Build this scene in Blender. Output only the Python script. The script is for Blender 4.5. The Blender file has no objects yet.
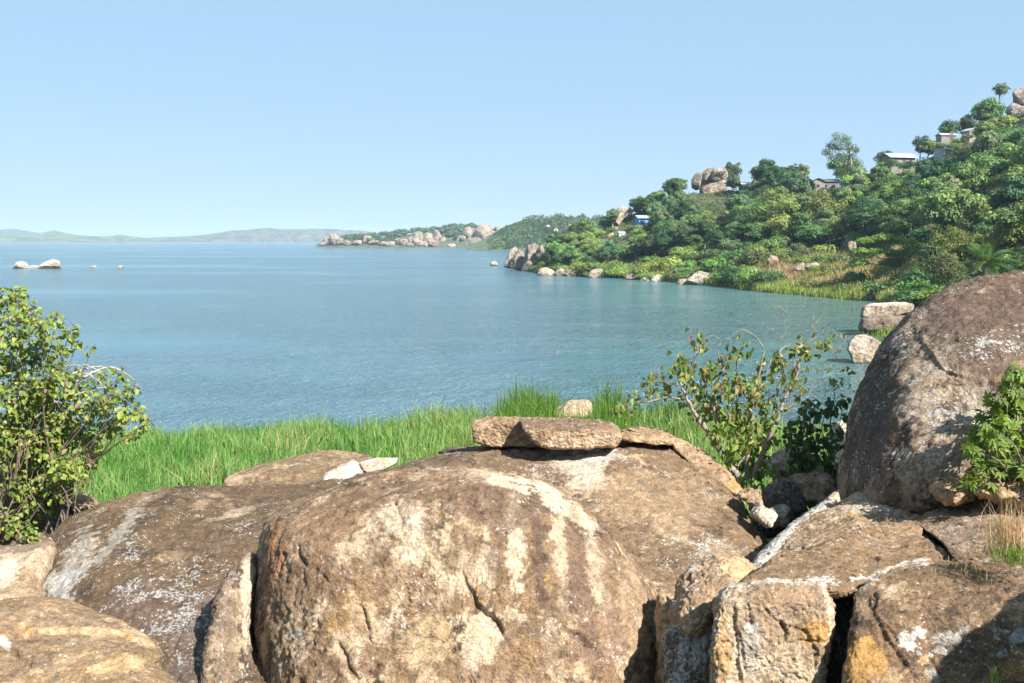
import bpy, math, random
import numpy as np

C = bpy.context.scene
COL = C.collection
W, H, FOC = 1024, 683, 35.0
FPX = FOC / 36.0 * W
CAMZ = 9.0
HORIZON = 240.0
PITCH = math.atan((H / 2 - HORIZON) / FPX)

# ------------------------------------------------------------------ camera
cam_d = bpy.data.cameras.new("camera"); cam = bpy.data.objects.new("camera", cam_d); COL.objects.link(cam)
cam_d.lens = FOC; cam_d.sensor_width = 36.0; cam_d.clip_start = 0.1; cam_d.clip_end = 40000
cam.location = (0, 0, CAMZ); cam.rotation_euler = (math.pi / 2 - PITCH, 0, 0)
C.camera = cam
C.render.resolution_x, C.render.resolution_y = W, H

# ------------------------------------------------------------------ sky, sun, exposure
TO_SUN = np.array([0.50, -0.56, 0.66]); TO_SUN /= np.linalg.norm(TO_SUN)
ELEV = math.asin(TO_SUN[2]); AZ = math.atan2(TO_SUN[0], TO_SUN[1])      # azimuth from +Y towards +X
world = bpy.data.worlds.new("World"); C.world = world; world.use_nodes = True
wn = world.node_tree.nodes; wl = world.node_tree.links
sky = wn.new("ShaderNodeTexSky"); sky.sky_type = 'NISHITA'; sky.sun_disc = False
sky.sun_elevation = ELEV; sky.sun_rotation = AZ
sky.altitude = 300; sky.air_density = 1.0; sky.dust_density = 0.5; sky.ozone_density = 1.2
hz = wn.new("ShaderNodeMix"); hz.data_type = 'RGBA'; hz.inputs[0].default_value = 0.80; hz.inputs[7].default_value = (2.75, 4.25, 5.9, 1)   # thin even veil of bright air
wl.new(sky.outputs[0], hz.inputs[6]); wl.new(hz.outputs[2], wn["Background"].inputs[0]); wn["Background"].inputs[1].default_value = 0.062
sun_d = bpy.data.lights.new("sun", 'SUN'); sun = bpy.data.objects.new("sun", sun_d); COL.objects.link(sun)
sun_d.energy = 5.0; sun_d.angle = math.radians(0.5); sun_d.color = (1.0, 0.965, 0.91)
sun.rotation_euler = (math.pi / 2 - ELEV, 0, math.pi - AZ)
sun.location = (60, -40, 80)
C.view_settings.view_transform = 'Standard'; C.view_settings.look = 'None'
C.view_settings.exposure = 1.32; C.view_settings.gamma = 1.0; C.view_settings.use_curve_mapping = False
C.render.engine = 'CYCLES'
cy = C.cycles
cy.max_bounces = 5; cy.diffuse_bounces = 3; cy.glossy_bounces = 2; cy.transmission_bounces = 3
cy.volume_bounces = 0; cy.transparent_max_bounces = 4; cy.caustics_reflective = False; cy.caustics_refractive = False
cy.use_denoising = True
try: cy.denoiser = 'OPENIMAGEDENOISE'
except Exception: pass
cy.use_adaptive_sampling = True; cy.adaptive_threshold = 0.01

# ------------------------------------------------------------------ maths helpers
CP, SP = math.cos(PITCH), math.sin(PITCH)
def P(px, py, Y):
    """World point seen at pixel (px, py) at the distance Y in front of the camera."""
    px = np.asarray(px, float); py = np.asarray(py, float)
    x = (px - W / 2) / FPX; u = (H / 2 - py) / FPX
    dy = CP + u * SP; dz = -SP + u * CP
    k = np.asarray(Y, float) / dy
    return np.stack([x * k, dy * k, CAMZ + dz * k], -1)
def to_px(x, y, z):
    dz = z - CAMZ
    f = y * CP - dz * SP; u = y * SP + dz * CP
    return W / 2 + x / f * FPX, H / 2 - u / f * FPX
def zrow(py, Y): return float(P(512, py, Y)[2])
def column(x, y): return W / 2 + FPX * CP * x / y         # picture column of a far ground point (approx.)

_rs = np.random.RandomState(7)
_PERM = np.concatenate([_rs.permutation(256)] * 3)
_G = np.array([[1,1,0],[-1,1,0],[1,-1,0],[-1,-1,0],[1,0,1],[-1,0,1],[1,0,-1],[-1,0,-1],[0,1,1],[0,-1,1],[0,1,-1],[0,-1,-1]], float)
def gnoise(p):
    p = np.asarray(p, float); i = np.floor(p).astype(int); f = p - i; i = i & 255
    w = f * f * f * (f * (f * 6 - 15) + 10); out = 0
    for dx in (0, 1):
        for dy in (0, 1):
            for dz in (0, 1):
                h = _PERM[_PERM[_PERM[i[:, 0] + dx] + i[:, 1] + dy] + i[:, 2] + dz] % 12
                g = _G[h]
                d = g[:, 0] * (f[:, 0] - dx) + g[:, 1] * (f[:, 1] - dy) + g[:, 2] * (f[:, 2] - dz)
                out = out + d * (w[:, 0] if dx else 1 - w[:, 0]) * (w[:, 1] if dy else 1 - w[:, 1]) * (w[:, 2] if dz else 1 - w[:, 2])
    return out
def fbm(p, scale=1.0, oct=4, seed=0.0, ridged=False):
    p = np.asarray(p, float) / scale + np.array([seed * 17.3 + 31.7, seed * 5.1 + 11.3, seed * 9.7 + 57.1])
    a, s = 1.0, 0.0
    for k in range(oct):
        n = gnoise(p)
        s = s + a * ((0.5 - np.abs(n) * 1.6) if ridged else n)
        p = p * 2.03 + 3.17; a *= 0.5
    return s
def sst(a, b, x):
    t = np.clip((x - a) / (b - a), 0, 1); return t * t * (3 - 2 * t)
def norm(v): return v / np.maximum(np.linalg.norm(v, axis=-1, keepdims=True), 1e-9)
def mix(a, b, t):
    t = np.asarray(t)[..., None]; return np.asarray(a) * (1 - t) + np.asarray(b) * t

# ------------------------------------------------------------------ object helpers
def tag(o, label=None, cat=None, group=None, kind=None):
    if label: o['label'] = label
    if cat: o['category'] = cat
    if group: o['group'] = group
    if kind: o['kind'] = kind
    return o
def make_mesh(name, verts, faces, mats, cols=None, smooth=True, midx=None):
    """faces: list of (n, k) index arrays. cols: (nverts, 3 or 4) colours."""
    me = bpy.data.meshes.new(name)
    verts = np.asarray(verts, np.float32); faces = [np.asarray(f, np.int32) for f in faces if len(f)]
    me.vertices.add(len(verts)); me.vertices.foreach_set("co", verts.ravel())
    loops = np.concatenate([f.ravel() for f in faces])
    tot = np.concatenate([np.full(len(f), f.shape[1], np.int32) for f in faces])
    start = np.concatenate([[0], np.cumsum(tot)[:-1]]).astype(np.int32)
    me.loops.add(len(loops)); me.loops.foreach_set("vertex_index", loops)
    me.polygons.add(len(tot)); me.polygons.foreach_set("loop_start", start); me.polygons.foreach_set("loop_total", tot)
    me.polygons.foreach_set("use_smooth", np.full(len(tot), bool(smooth)))
    for m in (mats if isinstance(mats, (list, tuple)) else [mats]): me.materials.append(m)
    if midx is not None: me.polygons.foreach_set("material_index", np.asarray(midx, np.int32))
    if cols is not None:
        cols = np.asarray(cols, np.float32)
        if cols.shape[1] == 3: cols = np.concatenate([cols, np.ones((len(cols), 1), np.float32)], 1)
        a = me.color_attributes.new("Col", 'FLOAT_COLOR', 'POINT'); a.data.foreach_set("color", cols.ravel())
    me.update(calc_edges=True); me.validate()
    return me
def link(name, me, parent=None, loc=None):
    o = bpy.data.objects.new(name, me); COL.objects.link(o)
    if parent is not None: o.parent = parent
    if loc is not None: o.location = loc
    return o
def empty(name, loc, rz=0.0, scale=1.0):
    o = link(name, None); o.location = loc; o.rotation_euler = (0, 0, rz); o.scale = (scale,) * 3
    o.empty_display_size = 0.2
    return o
def box(c, s, rz=0.0):
    """verts and faces of a box, centre c, full sizes s."""
    v = np.array([[x, y, z] for x in (-.5, .5) for y in (-.5, .5) for z in (-.5, .5)]) * np.array(s)
    ca, sa = math.cos(rz), math.sin(rz)
    v = np.stack([v[:, 0] * ca - v[:, 1] * sa, v[:, 0] * sa + v[:, 1] * ca, v[:, 2]], 1) + np.array(c)
    f = np.array([[0, 1, 3, 2], [4, 6, 7, 5], [0, 4, 5, 1], [2, 3, 7, 6], [0, 2, 6, 4], [1, 5, 7, 3]])
    return v, f
class Geo:
    def __init__(s): s.v = []; s.f = {}; s.c = []; s.n = 0
    def add(s, v, f, c=None):
        v = np.asarray(v, float); f = np.asarray(f, int)
        s.f.setdefault(f.shape[1], []).append(f + s.n); s.v.append(v); s.n += len(v)
        if c is not None: s.c.append(np.broadcast_to(np.asarray(c, float), (len(v), len(np.atleast_2d(c)[0]))))
        return s
    def tube(s, pts, rad, k=6, c=None):
        pts = np.asarray(pts, float); rad = np.broadcast_to(np.asarray(rad, float), (len(pts),))
        t = norm(np.gradient(pts, axis=0)); up = np.array([0.31, 0.17, 0.93]); 
        a = norm(np.cross(t, up)); b = np.cross(t, a)
        ang = np.linspace(0, 2 * np.pi, k, endpoint=False)
        v = (pts[:, None] + rad[:, None, None] * (np.cos(ang)[None, :, None] * a[:, None] + np.sin(ang)[None, :, None] * b[:, None])).reshape(-1, 3)
        n = len(pts); i = np.arange(n - 1)[:, None] * k; j = np.arange(k)[None]; j2 = (j + 1) % k
        f = np.stack([i + j, i + j2, i + k + j2, i + k + j], -1).reshape(-1, 4)
        return s.add(v, f, c)
    def mesh(s, name, mats, smooth=True):
        return make_mesh(name, np.concatenate(s.v), [np.concatenate(x) for x in s.f.values()], mats, np.concatenate(s.c) if s.c else None, smooth)
def copy_tree(o, parent=None):
    c = o.copy(); COL.objects.link(c)
    if parent is not None: c.parent = parent
    for ch in list(o.children): copy_tree(ch, c)
    return c

# ------------------------------------------------------------------ materials
def mat(name):
    m = bpy.data.materials.new(name); m.use_nodes = True
    nt = m.node_tree; b = nt.nodes["Principled BSDF"]
    return m, nt, b
def N(nt, kind, **kw):
    n = nt.nodes.new(kind)
    for k, v in kw.items():
        if k in n.inputs.keys(): n.inputs[k].default_value = v
        else: setattr(n, k, v)
    return n
def ramp(nt, src, stops):
    r = nt.nodes.new("ShaderNodeValToRGB"); e = r.color_ramp.elements
    while len(e) < len(stops): e.new(0.5)
    for k, (p, c) in enumerate(stops):
        e[k].position = p; e[k].color = (c, c, c, 1) if np.isscalar(c) else (*c, 1)
    nt.links.new(src, r.inputs[0]); return r.outputs[0]
def mixc(nt, a, b, fac, mode='MIX'):
    m = nt.nodes.new("ShaderNodeMix"); m.data_type = 'RGBA'; m.blend_type = mode
    for s, v in ((6, a), (7, b), (0, fac)):
        if hasattr(v, "links"): nt.links.new(v, m.inputs[s])
        else: m.inputs[s].default_value = v if np.isscalar(v) else (*v, 1)
    return m.outputs[2]
def math_n(nt, op, a, b=0.0):
    m = nt.nodes.new("ShaderNodeMath"); m.operation = op
    for s, v in ((0, a), (1, b)):
        if hasattr(v, "links"): nt.links.new(v, m.inputs[s])
        else: m.inputs[s].default_value = v
    return m.outputs[0]

def rock_material(name, fine=1.0, bump=1.0, size=1.0):
    """granite: painted base colour from the mesh, grain, pits and lichen spots from nodes."""
    m, nt, b = mat(name); L = nt.links
    tc = N(nt, "ShaderNodeTexCoord").outputs["Object"]
    at = N(nt, "ShaderNodeAttribute", attribute_name="Col")
    n1 = N(nt, "ShaderNodeTexNoise", Scale=9.0 * size, Detail=8.0, Roughness=0.72); L.new(tc, n1.inputs["Vector"])
    n2 = N(nt, "ShaderNodeTexNoise", Scale=38.0 * size, Detail=5.0, Roughness=0.7); L.new(tc, n2.inputs["Vector"])
    n3 = N(nt, "ShaderNodeTexNoise", Scale=2.2 * size, Detail=6.0, Roughness=0.65); L.new(tc, n3.inputs["Vector"])
    vo = N(nt, "ShaderNodeTexVoronoi", Scale=16.0 * size); L.new(tc, vo.inputs["Vector"])
    c = mixc(nt, at.outputs["Color"], ramp(nt, n1.outputs[0], [(0.28, 0.40), (0.5, 0.98), (0.72, 1.5)]), 0.9 * fine, 'MULTIPLY')
    c = mixc(nt, c, ramp(nt, n2.outputs[0], [(0.30, 0.32), (0.42, 0.85), (0.55, 1.05), (0.7, 1.5)]), 0.8 * fine, 'MULTIPLY')
    c = mixc(nt, c, ramp(nt, n3.outputs[0], [(0.3, (0.80, 0.76, 0.72)), (0.5, (1, 1, 1)), (0.7, (1.12, 1.06, 0.98))]), 0.8, 'MULTIPLY')
    n5 = N(nt, "ShaderNodeTexNoise", Scale=80.0 * size, Detail=2.0, Roughness=0.6); L.new(tc, n5.inputs["Vector"])
    c = mixc(nt, c, ramp(nt, n5.outputs[0], [(0.32, 0.5), (0.5, 1.0), (0.68, 1.45)]), 0.5 * fine, 'MULTIPLY')
    # crusts of pale lichen: spots where the mesh's alpha says lichen grows
    big = N(nt, "ShaderNodeTexNoise", Scale=17.0 * size, Detail=6.0, Roughness=0.66); L.new(tc, big.inputs["Vector"])
    lic = math_n(nt, 'ADD', big.outputs[0], math_n(nt, 'MULTIPLY', at.outputs["Alpha"], 0.30))
    lf = ramp(nt, lic, [(0.655, 0.0), (0.70, 1.0)])
    lc = mixc(nt, (0.20, 0.185, 0.165), (0.54, 0.52, 0.47), ramp(nt, n2.outputs[0], [(0.35, 0.0), (0.62, 1.0)]))
    c = mixc(nt, c, lc, math_n(nt, 'MULTIPLY', lf, 0.85))
    v2 = N(nt, "ShaderNodeTexVoronoi", Scale=21.0 * size); L.new(tc, v2.inputs["Vector"])
    n4 = N(nt, "ShaderNodeTexNoise", Scale=4.5 * size, Detail=3.0, Roughness=0.6); L.new(tc, n4.inputs["Vector"])
    on = ramp(nt, math_n(nt, 'ADD', math_n(nt, 'ADD', n4.outputs[0], math_n(nt, 'MULTIPLY', at.outputs["Alpha"], 0.30)), math_n(nt, 'MULTIPLY', n1.outputs[0], 0.25)), [(0.72, 0.0), (0.78, 1.0)])
    dots = ramp(nt, math_n(nt, 'ADD', v2.outputs[0], math_n(nt, 'MULTIPLY', n2.outputs[0], 0.3)), [(0.36, 1.0), (0.44, 0.0)])
    c = mixc(nt, c, (0.56, 0.55, 0.51), math_n(nt, 'MULTIPLY', math_n(nt, 'MULTIPLY', dots, on), 0.75))
    L.new(c, b.inputs["Base Color"])
    b.inputs["Roughness"].default_value = 0.92; b.inputs["Specular IOR Level"].default_value = 0.2
    h = math_n(nt, 'ADD', n1.outputs[0], math_n(nt, 'MULTIPLY', n2.outputs[0], 0.45))
    h = math_n(nt, 'ADD', h, math_n(nt, 'MULTIPLY', n3.outputs[0], 1.6))
    h = math_n(nt, 'SUBTRACT', h, math_n(nt, 'MULTIPLY', ramp(nt, vo.outputs[0], [(0.0, 1.0), (0.28, 0.0)]), 0.25))
    bp = N(nt, "ShaderNodeBump", Strength=0.85 * bump, Distance=0.06 / size); L.new(h, bp.inputs["Height"]); L.new(bp.outputs[0], b.inputs["Normal"])
    return m
ROCK = rock_material("granite_near")
ROCK_MID = rock_material("granite_shore", fine=0.8, size=0.35)
ROCK_FAR = rock_material("granite_far", fine=0.7, size=0.1, bump=0.8)

def leaf_material(name, tint=(1, 1, 1), trans=0.28, var=0.25, gloss=0.25):
    m, nt, b = mat(name); L = nt.links
    nt.nodes.remove(b); out = nt.nodes["Material Output"]
    at = N(nt, "ShaderNodeAttribute", attribute_name="Col")
    oi = N(nt, "ShaderNodeObjectInfo")
    hs = N(nt, "ShaderNodeHueSaturation")
    L.new(math_n(nt, 'ADD', math_n(nt, 'MULTIPLY', oi.outputs["Random"], 0.07), 0.465), hs.inputs["Hue"])
    rnd2 = math_n(nt, 'FRACT', math_n(nt, 'MULTIPLY', oi.outputs["Random"], 37.7))
    L.new(math_n(nt, 'ADD', math_n(nt, 'MULTIPLY', rnd2, 2 * var), 1.0 - var), hs.inputs["Value"])
    L.new(mixc(nt, at.outputs["Color"], tint, 1.0, 'MULTIPLY'), hs.inputs["Color"])
    d = N(nt, "ShaderNodeBsdfPrincipled", Roughness=0.55); d.inputs["Specular IOR Level"].default_value = gloss
    t = N(nt, "ShaderNodeBsdfTranslucent")
    L.new(hs.outputs[0], d.inputs["Base Color"]); L.new(mixc(nt, hs.outputs[0], (1.25, 1.25, 0.55), 1.0, 'MULTIPLY'), t.inputs["Color"])
    mx = N(nt, "ShaderNodeMixShader"); mx.inputs[0].default_value = trans
    L.new(d.outputs[0], mx.inputs[1]); L.new(t.outputs[0], mx.inputs[2]); L.new(mx.outputs[0], out.inputs["Surface"])
    return m
LEAF = leaf_material("foliage"); LEAF_S = leaf_material("foliage_even", var=0.05, trans=0.3)
LEAF_NEAR = leaf_material("foliage_near", var=0.0, trans=0.4, gloss=0.4)
GRASS = leaf_material("grass_blades", var=0.0, trans=0.35, gloss=0.2)

def plain(name, col, rough=0.8, noise=0.25, scale=4.0, metallic=0.0):
    m, nt, b = mat(name)
    tc = N(nt, "ShaderNodeTexCoord").outputs["Object"]
    n = N(nt, "ShaderNodeTexNoise", Scale=scale, Detail=6.0, Roughness=0.65); nt.links.new(tc, n.inputs["Vector"])
    c = mixc(nt, col, ramp(nt, n.outputs[0], [(0.3, 1 - noise * 1.6), (0.5, 1.0), (0.7, 1 + noise)]), 1.0, 'MULTIPLY')
    nt.links.new(c, b.inputs["Base Color"]); b.inputs["Roughness"].default_value = rough; b.inputs["Metallic"].default_value = metallic
    return m
BARK = plain("bark", (0.17, 0.13, 0.10), 0.9, 0.5, 12)
BARK_GREY = plain("pale_bark", (0.30, 0.26, 0.22), 0.9, 0.4, 14)

# ------------------------------------------------------------------ terrain, lake, haze
HC = np.array([480, 495, 505, 540, 580, 620, 660, 700, 760, 830, 870, 900, 915, 950, 1000, 1024, 1100, 1300, 1800], float)
H_SHORE = np.array([352, 346, 338, 266, 246, 236, 219, 202, 177, 158, 151, 130, 112, 98, 90, 86, 80, 70, 60], float)
H_CREST = np.array([356, 354, 352, 302, 306, 318, 322, 314, 302, 292, 288, 288, 288, 288, 290, 292, 296, 290, 270], float)
H_ROW = np.array([300, 278, 266, 255, 241, 222, 201, 193, 189, 190, 179, 168, 162, 147, 118, 106, 86, 60, 40], float)
N_C = np.array([-900, -200, 100, 300, 450, 600, 780, 850, 880, 905, 1000], float)
N_SHORE = np.array([60, 46, 42.5, 45, 48, 49, 46, 47, 60, 75, 80], float)
def ground_z(px, Y):
    """Height of the ground on picture column px at distance Y."""
    px, Y = np.broadcast_arrays(np.asarray(px, float), np.asarray(Y, float))
    yn = np.interp(px, N_C, N_SHORE)
    # the slope we stand on
    zn_l = np.interp(Y, [0, 3, 8, 14, 20, 28, 36], [7.0, 5.6, 3.3, 3.0, 2.5, 1.3, 0.75])
    far = 0.75 * (yn - Y) / np.maximum(yn - 36, 1)
    zn_l = np.where(Y > 36, np.maximum(far, -1.6), zn_l)
    zn_r = np.interp(Y, [0, 3, 8, 14, 30, 60, 90, 140], [7.0, 6.0, 4.6, 4.6, 3.0, 1.8, 1.2, 1.0])
    wl_ = sst(885, 918, px); ws = sst(700, 1000, px)
    zn = zn_l * (1 - wl_ * ws) + zn_r * wl_ * ws
    zn = np.where(wl_ > 0.5, np.maximum(zn, zn_r * wl_), zn)
    ys, yc, row = np.interp(px, HC, H_SHORE), np.interp(px, HC, H_CREST), np.interp(px, HC, H_ROW)
    u = (H / 2 - row) / FPX
    zc = CAMZ + (-SP + u * CP) / (CP + u * SP) * yc
    s = (Y - ys) / np.maximum(yc - ys, 1)
    zh = np.where(s <= 1, zc * np.clip(s, 0, 1) ** 1.2, zc - (s - 1) * 9.0)
    zh = np.where(s < 0, np.maximum(s * 12, -2.0), zh)
    return np.maximum(np.maximum(zn, zh), -2.0)
def terrain():
    cols = np.concatenate([np.linspace(-6000, -400, 20), np.linspace(-380, 1500, 300), np.linspace(1560, 7000, 20)])
    rows = np.concatenate([np.geomspace(0.6, 60, 90), np.linspace(61.5, 380, 150), np.geomspace(390, 900, 14)])
    A, B = np.meshgrid(cols, rows, indexing='ij')
    z = ground_z(A, B)
    x = (A - W / 2) / FPX / CP * B
    p = np.stack([x, B, z], -1).reshape(-1, 3)
    rough = fbm(p * [1, 1, 0.2], 7.0, 5, 3) * np.clip(p[:, 2], 0, 2.5) * 0.45 * np.clip(p[:, 1] / 60, 0.15, 1)
    p[:, 2] += rough
    n, m = A.shape
    i = np.arange(n - 1)[:, None] * m; j = np.arange(m - 1)[None]
    f = np.stack([i + j, i + m + j, i + m + j + 1, i + j + 1], -1).reshape(-1, 4)
    mt, nt, b = mat("soil_and_scrub"); L = nt.links
    tc = N(nt, "ShaderNodeTexCoord").outputs["Object"]
    a = N(nt, "ShaderNodeTexNoise", Scale=0.12, Detail=8.0, Roughness=0.7); L.new(tc, a.inputs["Vector"])
    d = N(nt, "ShaderNodeTexNoise", Scale=2.5, Detail=8.0, Roughness=0.7); L.new(tc, d.inputs["Vector"])
    c = ramp(nt, a.outputs[0], [(0.35, (0.045, 0.065, 0.02)), (0.5, (0.07, 0.085, 0.03)), (0.68, (0.17, 0.125, 0.075))])
    c = mixc(nt, c, ramp(nt, d.outputs[0], [(0.3, 0.45), (0.5, 1.0), (0.7, 1.4)]), 0.9, 'MULTIPLY')
    L.new(c, b.inputs["Base Color"]); b.inputs["Roughness"].default_value = 1.0
    bp = N(nt, "ShaderNodeBump", Strength=0.8, Distance=0.2); L.new(d.outputs[0], bp.inputs["Height"]); L.new(bp.outputs[0], b.inputs["Normal"])
    o = link("ground", make_mesh("ground", p, [f], mt)); tag(o, "shore and hillside ground of soil and low scrub", "ground", kind="structure")
terrain()
# the lake bed and shore sheet out to the horizon
v = np.array([[-20000, -3000, -3], [20000, -3000, -3], [20000, 20000, -3], [-20000, 20000, -3]], float)
o = link("lake_bed", make_mesh("lake_bed", v, [np.array([[0, 1, 2, 3]])], plain("lake_bed", (0.06, 0.07, 0.05)))); tag(o, "lake bed under the water", "lake bed", kind="structure")

def lake():
    mt, nt, b = mat("lake_water"); L = nt.links
    geo = N(nt, "ShaderNodeNewGeometry").outputs["Position"]
    # wind ripples in two sizes, and slicks where the ripples are weaker
    mp = N(nt, "ShaderNodeMapping"); mp.inputs["Scale"].default_value = (0.7, 1.0, 1.0); mp.inputs["Rotation"].default_value = (0, 0, 0.35); L.new(geo, mp.inputs["Vector"])
    r1 = N(nt, "ShaderNodeTexNoise", Scale=1.25, Detail=4.0, Roughness=0.7); L.new(mp.outputs[0], r1.inputs["Vector"])
    r2 = N(nt, "ShaderNodeTexNoise", Scale=0.22, Detail=3.0, Roughness=0.5); L.new(mp.outputs[0], r2.inputs["Vector"])
    ms = N(nt, "ShaderNodeMapping"); ms.inputs["Scale"].default_value = (0.008, 0.016, 1.0); ms.inputs["Rotation"].default_value = (0, 0, -0.35); L.new(geo, ms.inputs["Vector"])
    sl = N(nt, "ShaderNodeTexNoise", Scale=1.0, Detail=5.0, Roughness=0.62); L.new(ms.outputs[0], sl.inputs["Vector"])
    slick = ramp(nt, sl.outputs[0], [(0.48, 0.0), (0.60, 1.0)])
    hgt = math_n(nt, 'ADD', math_n(nt, 'MULTIPLY', r1.outputs[0], 0.75), r2.outputs[0])
    bp = N(nt, "ShaderNodeBump", Distance=3.2); L.new(hgt, bp.inputs["Height"])
    L.new(math_n(nt, 'SUBTRACT', 1.0, math_n(nt, 'MULTIPLY', slick, 0.45)), bp.inputs["Strength"])
    L.new(bp.outputs[0], b.inputs["Normal"])
    # silt makes the sheltered cove greener
    sep = N(nt, "ShaderNodeSeparateXYZ"); L.new(geo, sep.inputs[0])
    cove = ramp(nt, math_n(nt, 'ADD', math_n(nt, 'MULTIPLY', math_n(nt, 'SUBTRACT', sep.outputs[0], math_n(nt, 'MULTIPLY', sep.outputs[1], 0.05)), 0.012), math_n(nt, 'MULTIPLY', sl.outputs[0], 0.25)), [(0.1, 0.0), (0.62, 1.0)])
    c = mixc(nt, (0.072, 0.158, 0.196), (0.082, 0.162, 0.138), cove)
    L.new(c, b.inputs["Base Color"])
    L.new(math_n(nt, 'SUBTRACT', 0.17, math_n(nt, 'MULTIPLY', slick, 0.05)), b.inputs["Roughness"])
    b.inputs["IOR"].default_value = 1.33
    xs = np.concatenate([-np.geomspace(15000, 60, 30), np.linspace(-50, 50, 21), np.geomspace(60, 15000, 30)])
    ys = np.concatenate([np.linspace(-40, 400, 60), np.geomspace(420, 16000, 30)])
    A, B = np.meshgrid(xs, ys, indexing='ij'); p = np.stack([A, B, A * 0], -1).reshape(-1, 3)
    n, m = A.shape; i = np.arange(n - 1)[:, None] * m; j = np.arange(m - 1)[None]
    f = np.stack([i + j, i + m + j, i + m + j + 1, i + j + 1], -1).reshape(-1, 4)
    o = link("water", make_mesh("water", p, [f], mt)); tag(o, "rippled blue green lake water", "lake", kind="structure")
lake()

def haze():
    v, f = box((0, 7200, 70), (19000, 17000, 150))
    v[:, 2] = np.where(v[:, 2] < 0, -4.0, 150)
    mt, nt, b = mat("hazy_air"); nt.nodes.remove(b)
    pv = N(nt, "ShaderNodeVolumePrincipled"); pv.inputs["Color"].default_value = (0.62, 0.82, 1.0, 1); pv.inputs["Density"].default_value = HAZE
    pv.inputs["Anisotropy"].default_value = 0.0
    nt.links.new(pv.outputs[0], nt.nodes["Material Output"].inputs["Volume"])
    o = link("haze", make_mesh("haze", v, [f], mt, smooth=False)); tag(o, "pale blue haze in the air over the lake", "haze", kind="stuff")
HAZE = 0.00014
haze()

def hill_range(name, label, px0, px1, tops, Y, depth, seed, cols, base_row=None):
    """a far range of low hills: a real ridge with depth, tops = [(column, row)...]"""
    n, m = 160, 26
    px = np.linspace(px0, px1, n); row = np.interp(px, [t[0] for t in tops], [t[1] for t in tops])
    top = np.array([zrow(r, Y) for r in row])
    s = np.linspace(0, 1, m)
    prof = np.where(s < 0.5, np.sin(s * np.pi) ** 1.1, np.sin(s * np.pi) ** 0.8)
    A = np.repeat(((px - W / 2) / FPX / CP)[:, None], m, 1)
    Yg = Y + (s[None] - 0.5) * depth + 0 * A
    z = top[:, None] * prof[None]
    p = np.stack([A * Yg, Yg, z], -1).reshape(-1, 3)
    sc = depth / 5
    p[:, 2] += (fbm(p * [1, 1, 0], sc, 5, seed) * 0.12) * np.clip(p[:, 2], 0, None) * 0.8
    p[:, 2] -= 1.0
    i = np.arange(n - 1)[:, None] * m; j = np.arange(m - 1)[None]
    f = np.stack([i + j, i + m + j, i + m + j + 1, i + j + 1], -1).reshape(-1, 4)
    k = fbm(p, sc * 0.35, 5, seed + 2); k2 = fbm(p * [1, 0.4, 3], sc * 0.15, 4, seed + 4)
    c = mix(np.broadcast_to(cols[0], p.shape), cols[1], sst(-0.25, 0.3, k)); c = mix(c, cols[2], sst(0.22, 0.34, k2) * 0.8)
    mt, nt, b = mat(name); at = N(nt, "ShaderNodeAttribute", attribute_name="Col")
    nn = N(nt, "ShaderNodeTexNoise", Scale=0.05, Detail=6.0, Roughness=0.7); nt.links.new(N(nt, "ShaderNodeTexCoord").outputs["Object"], nn.inputs["Vector"])
    nt.links.new(mixc(nt, at.outputs["Color"], ramp(nt, nn.outputs[0], [(0.3, 0.4), (0.5, 1.0), (0.7, 1.6)]), 0.9, 'MULTIPLY'), b.inputs["Base Color"]); b.inputs["Roughness"].default_value = 1.0
    bp = N(nt, "ShaderNodeBump", Strength=1.0, Distance=8.0); nt.links.new(nn.outputs[0], bp.inputs["Height"]); nt.links.new(bp.outputs[0], b.inputs["Normal"])
    o = link(name, make_mesh(name, p, [f], mt, c)); tag(o, label, "hills", kind="structure")
    return o
GREEN_FAR = [(0.03, 0.05, 0.025), (0.085, 0.105, 0.05), (0.20, 0.16, 0.10)]
hill_range("hills", "pale blue range of low hills along the far left shore", -260, 120, [(-260, 226), (-40, 228), (5, 229), (20, 229), (45, 233), (60, 230), (75, 234), (100, 236), (120, 239)], 5200, 900, 1, GREEN_FAR)
hill_range("shore_hills", "low green hills at the water on the far left", -220, 165, [(-220, 236), (0, 236), (45, 236), (60, 233), (80, 235), (105, 236), (125, 234.5), (140, 236.5), (165, 240)], 4000, 500, 5, [(0.04, 0.075, 0.02), (0.15, 0.19, 0.06), (0.06, 0.09, 0.03)])
hill_range("middle_hills", "long pale hill across the middle of the far shore", 125, 420, [(125, 239), (170, 237), (210, 234.5), (235, 230), (265, 228.5), (290, 228.5), (330, 229), (360, 230.5), (400, 235), (420, 239)], 4600, 700, 9, GREEN_FAR)

# ------------------------------------------------------------------ boulders in the foreground
TAN = (0.42, 0.32, 0.22); PALE = (0.57, 0.48, 0.36); BROWN = (0.20, 0.135, 0.085); DARK = (0.075, 0.055, 0.043)
MIDB = (0.30, 0.21, 0.135); OCHRE = (0.46, 0.27, 0.085); ORANGE = (0.48, 0.28, 0.13); WHITE = (0.62, 0.60, 0.56); GREY = (0.33, 0.30, 0.27); BLACK = (0.03, 0.026, 0.024)

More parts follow.
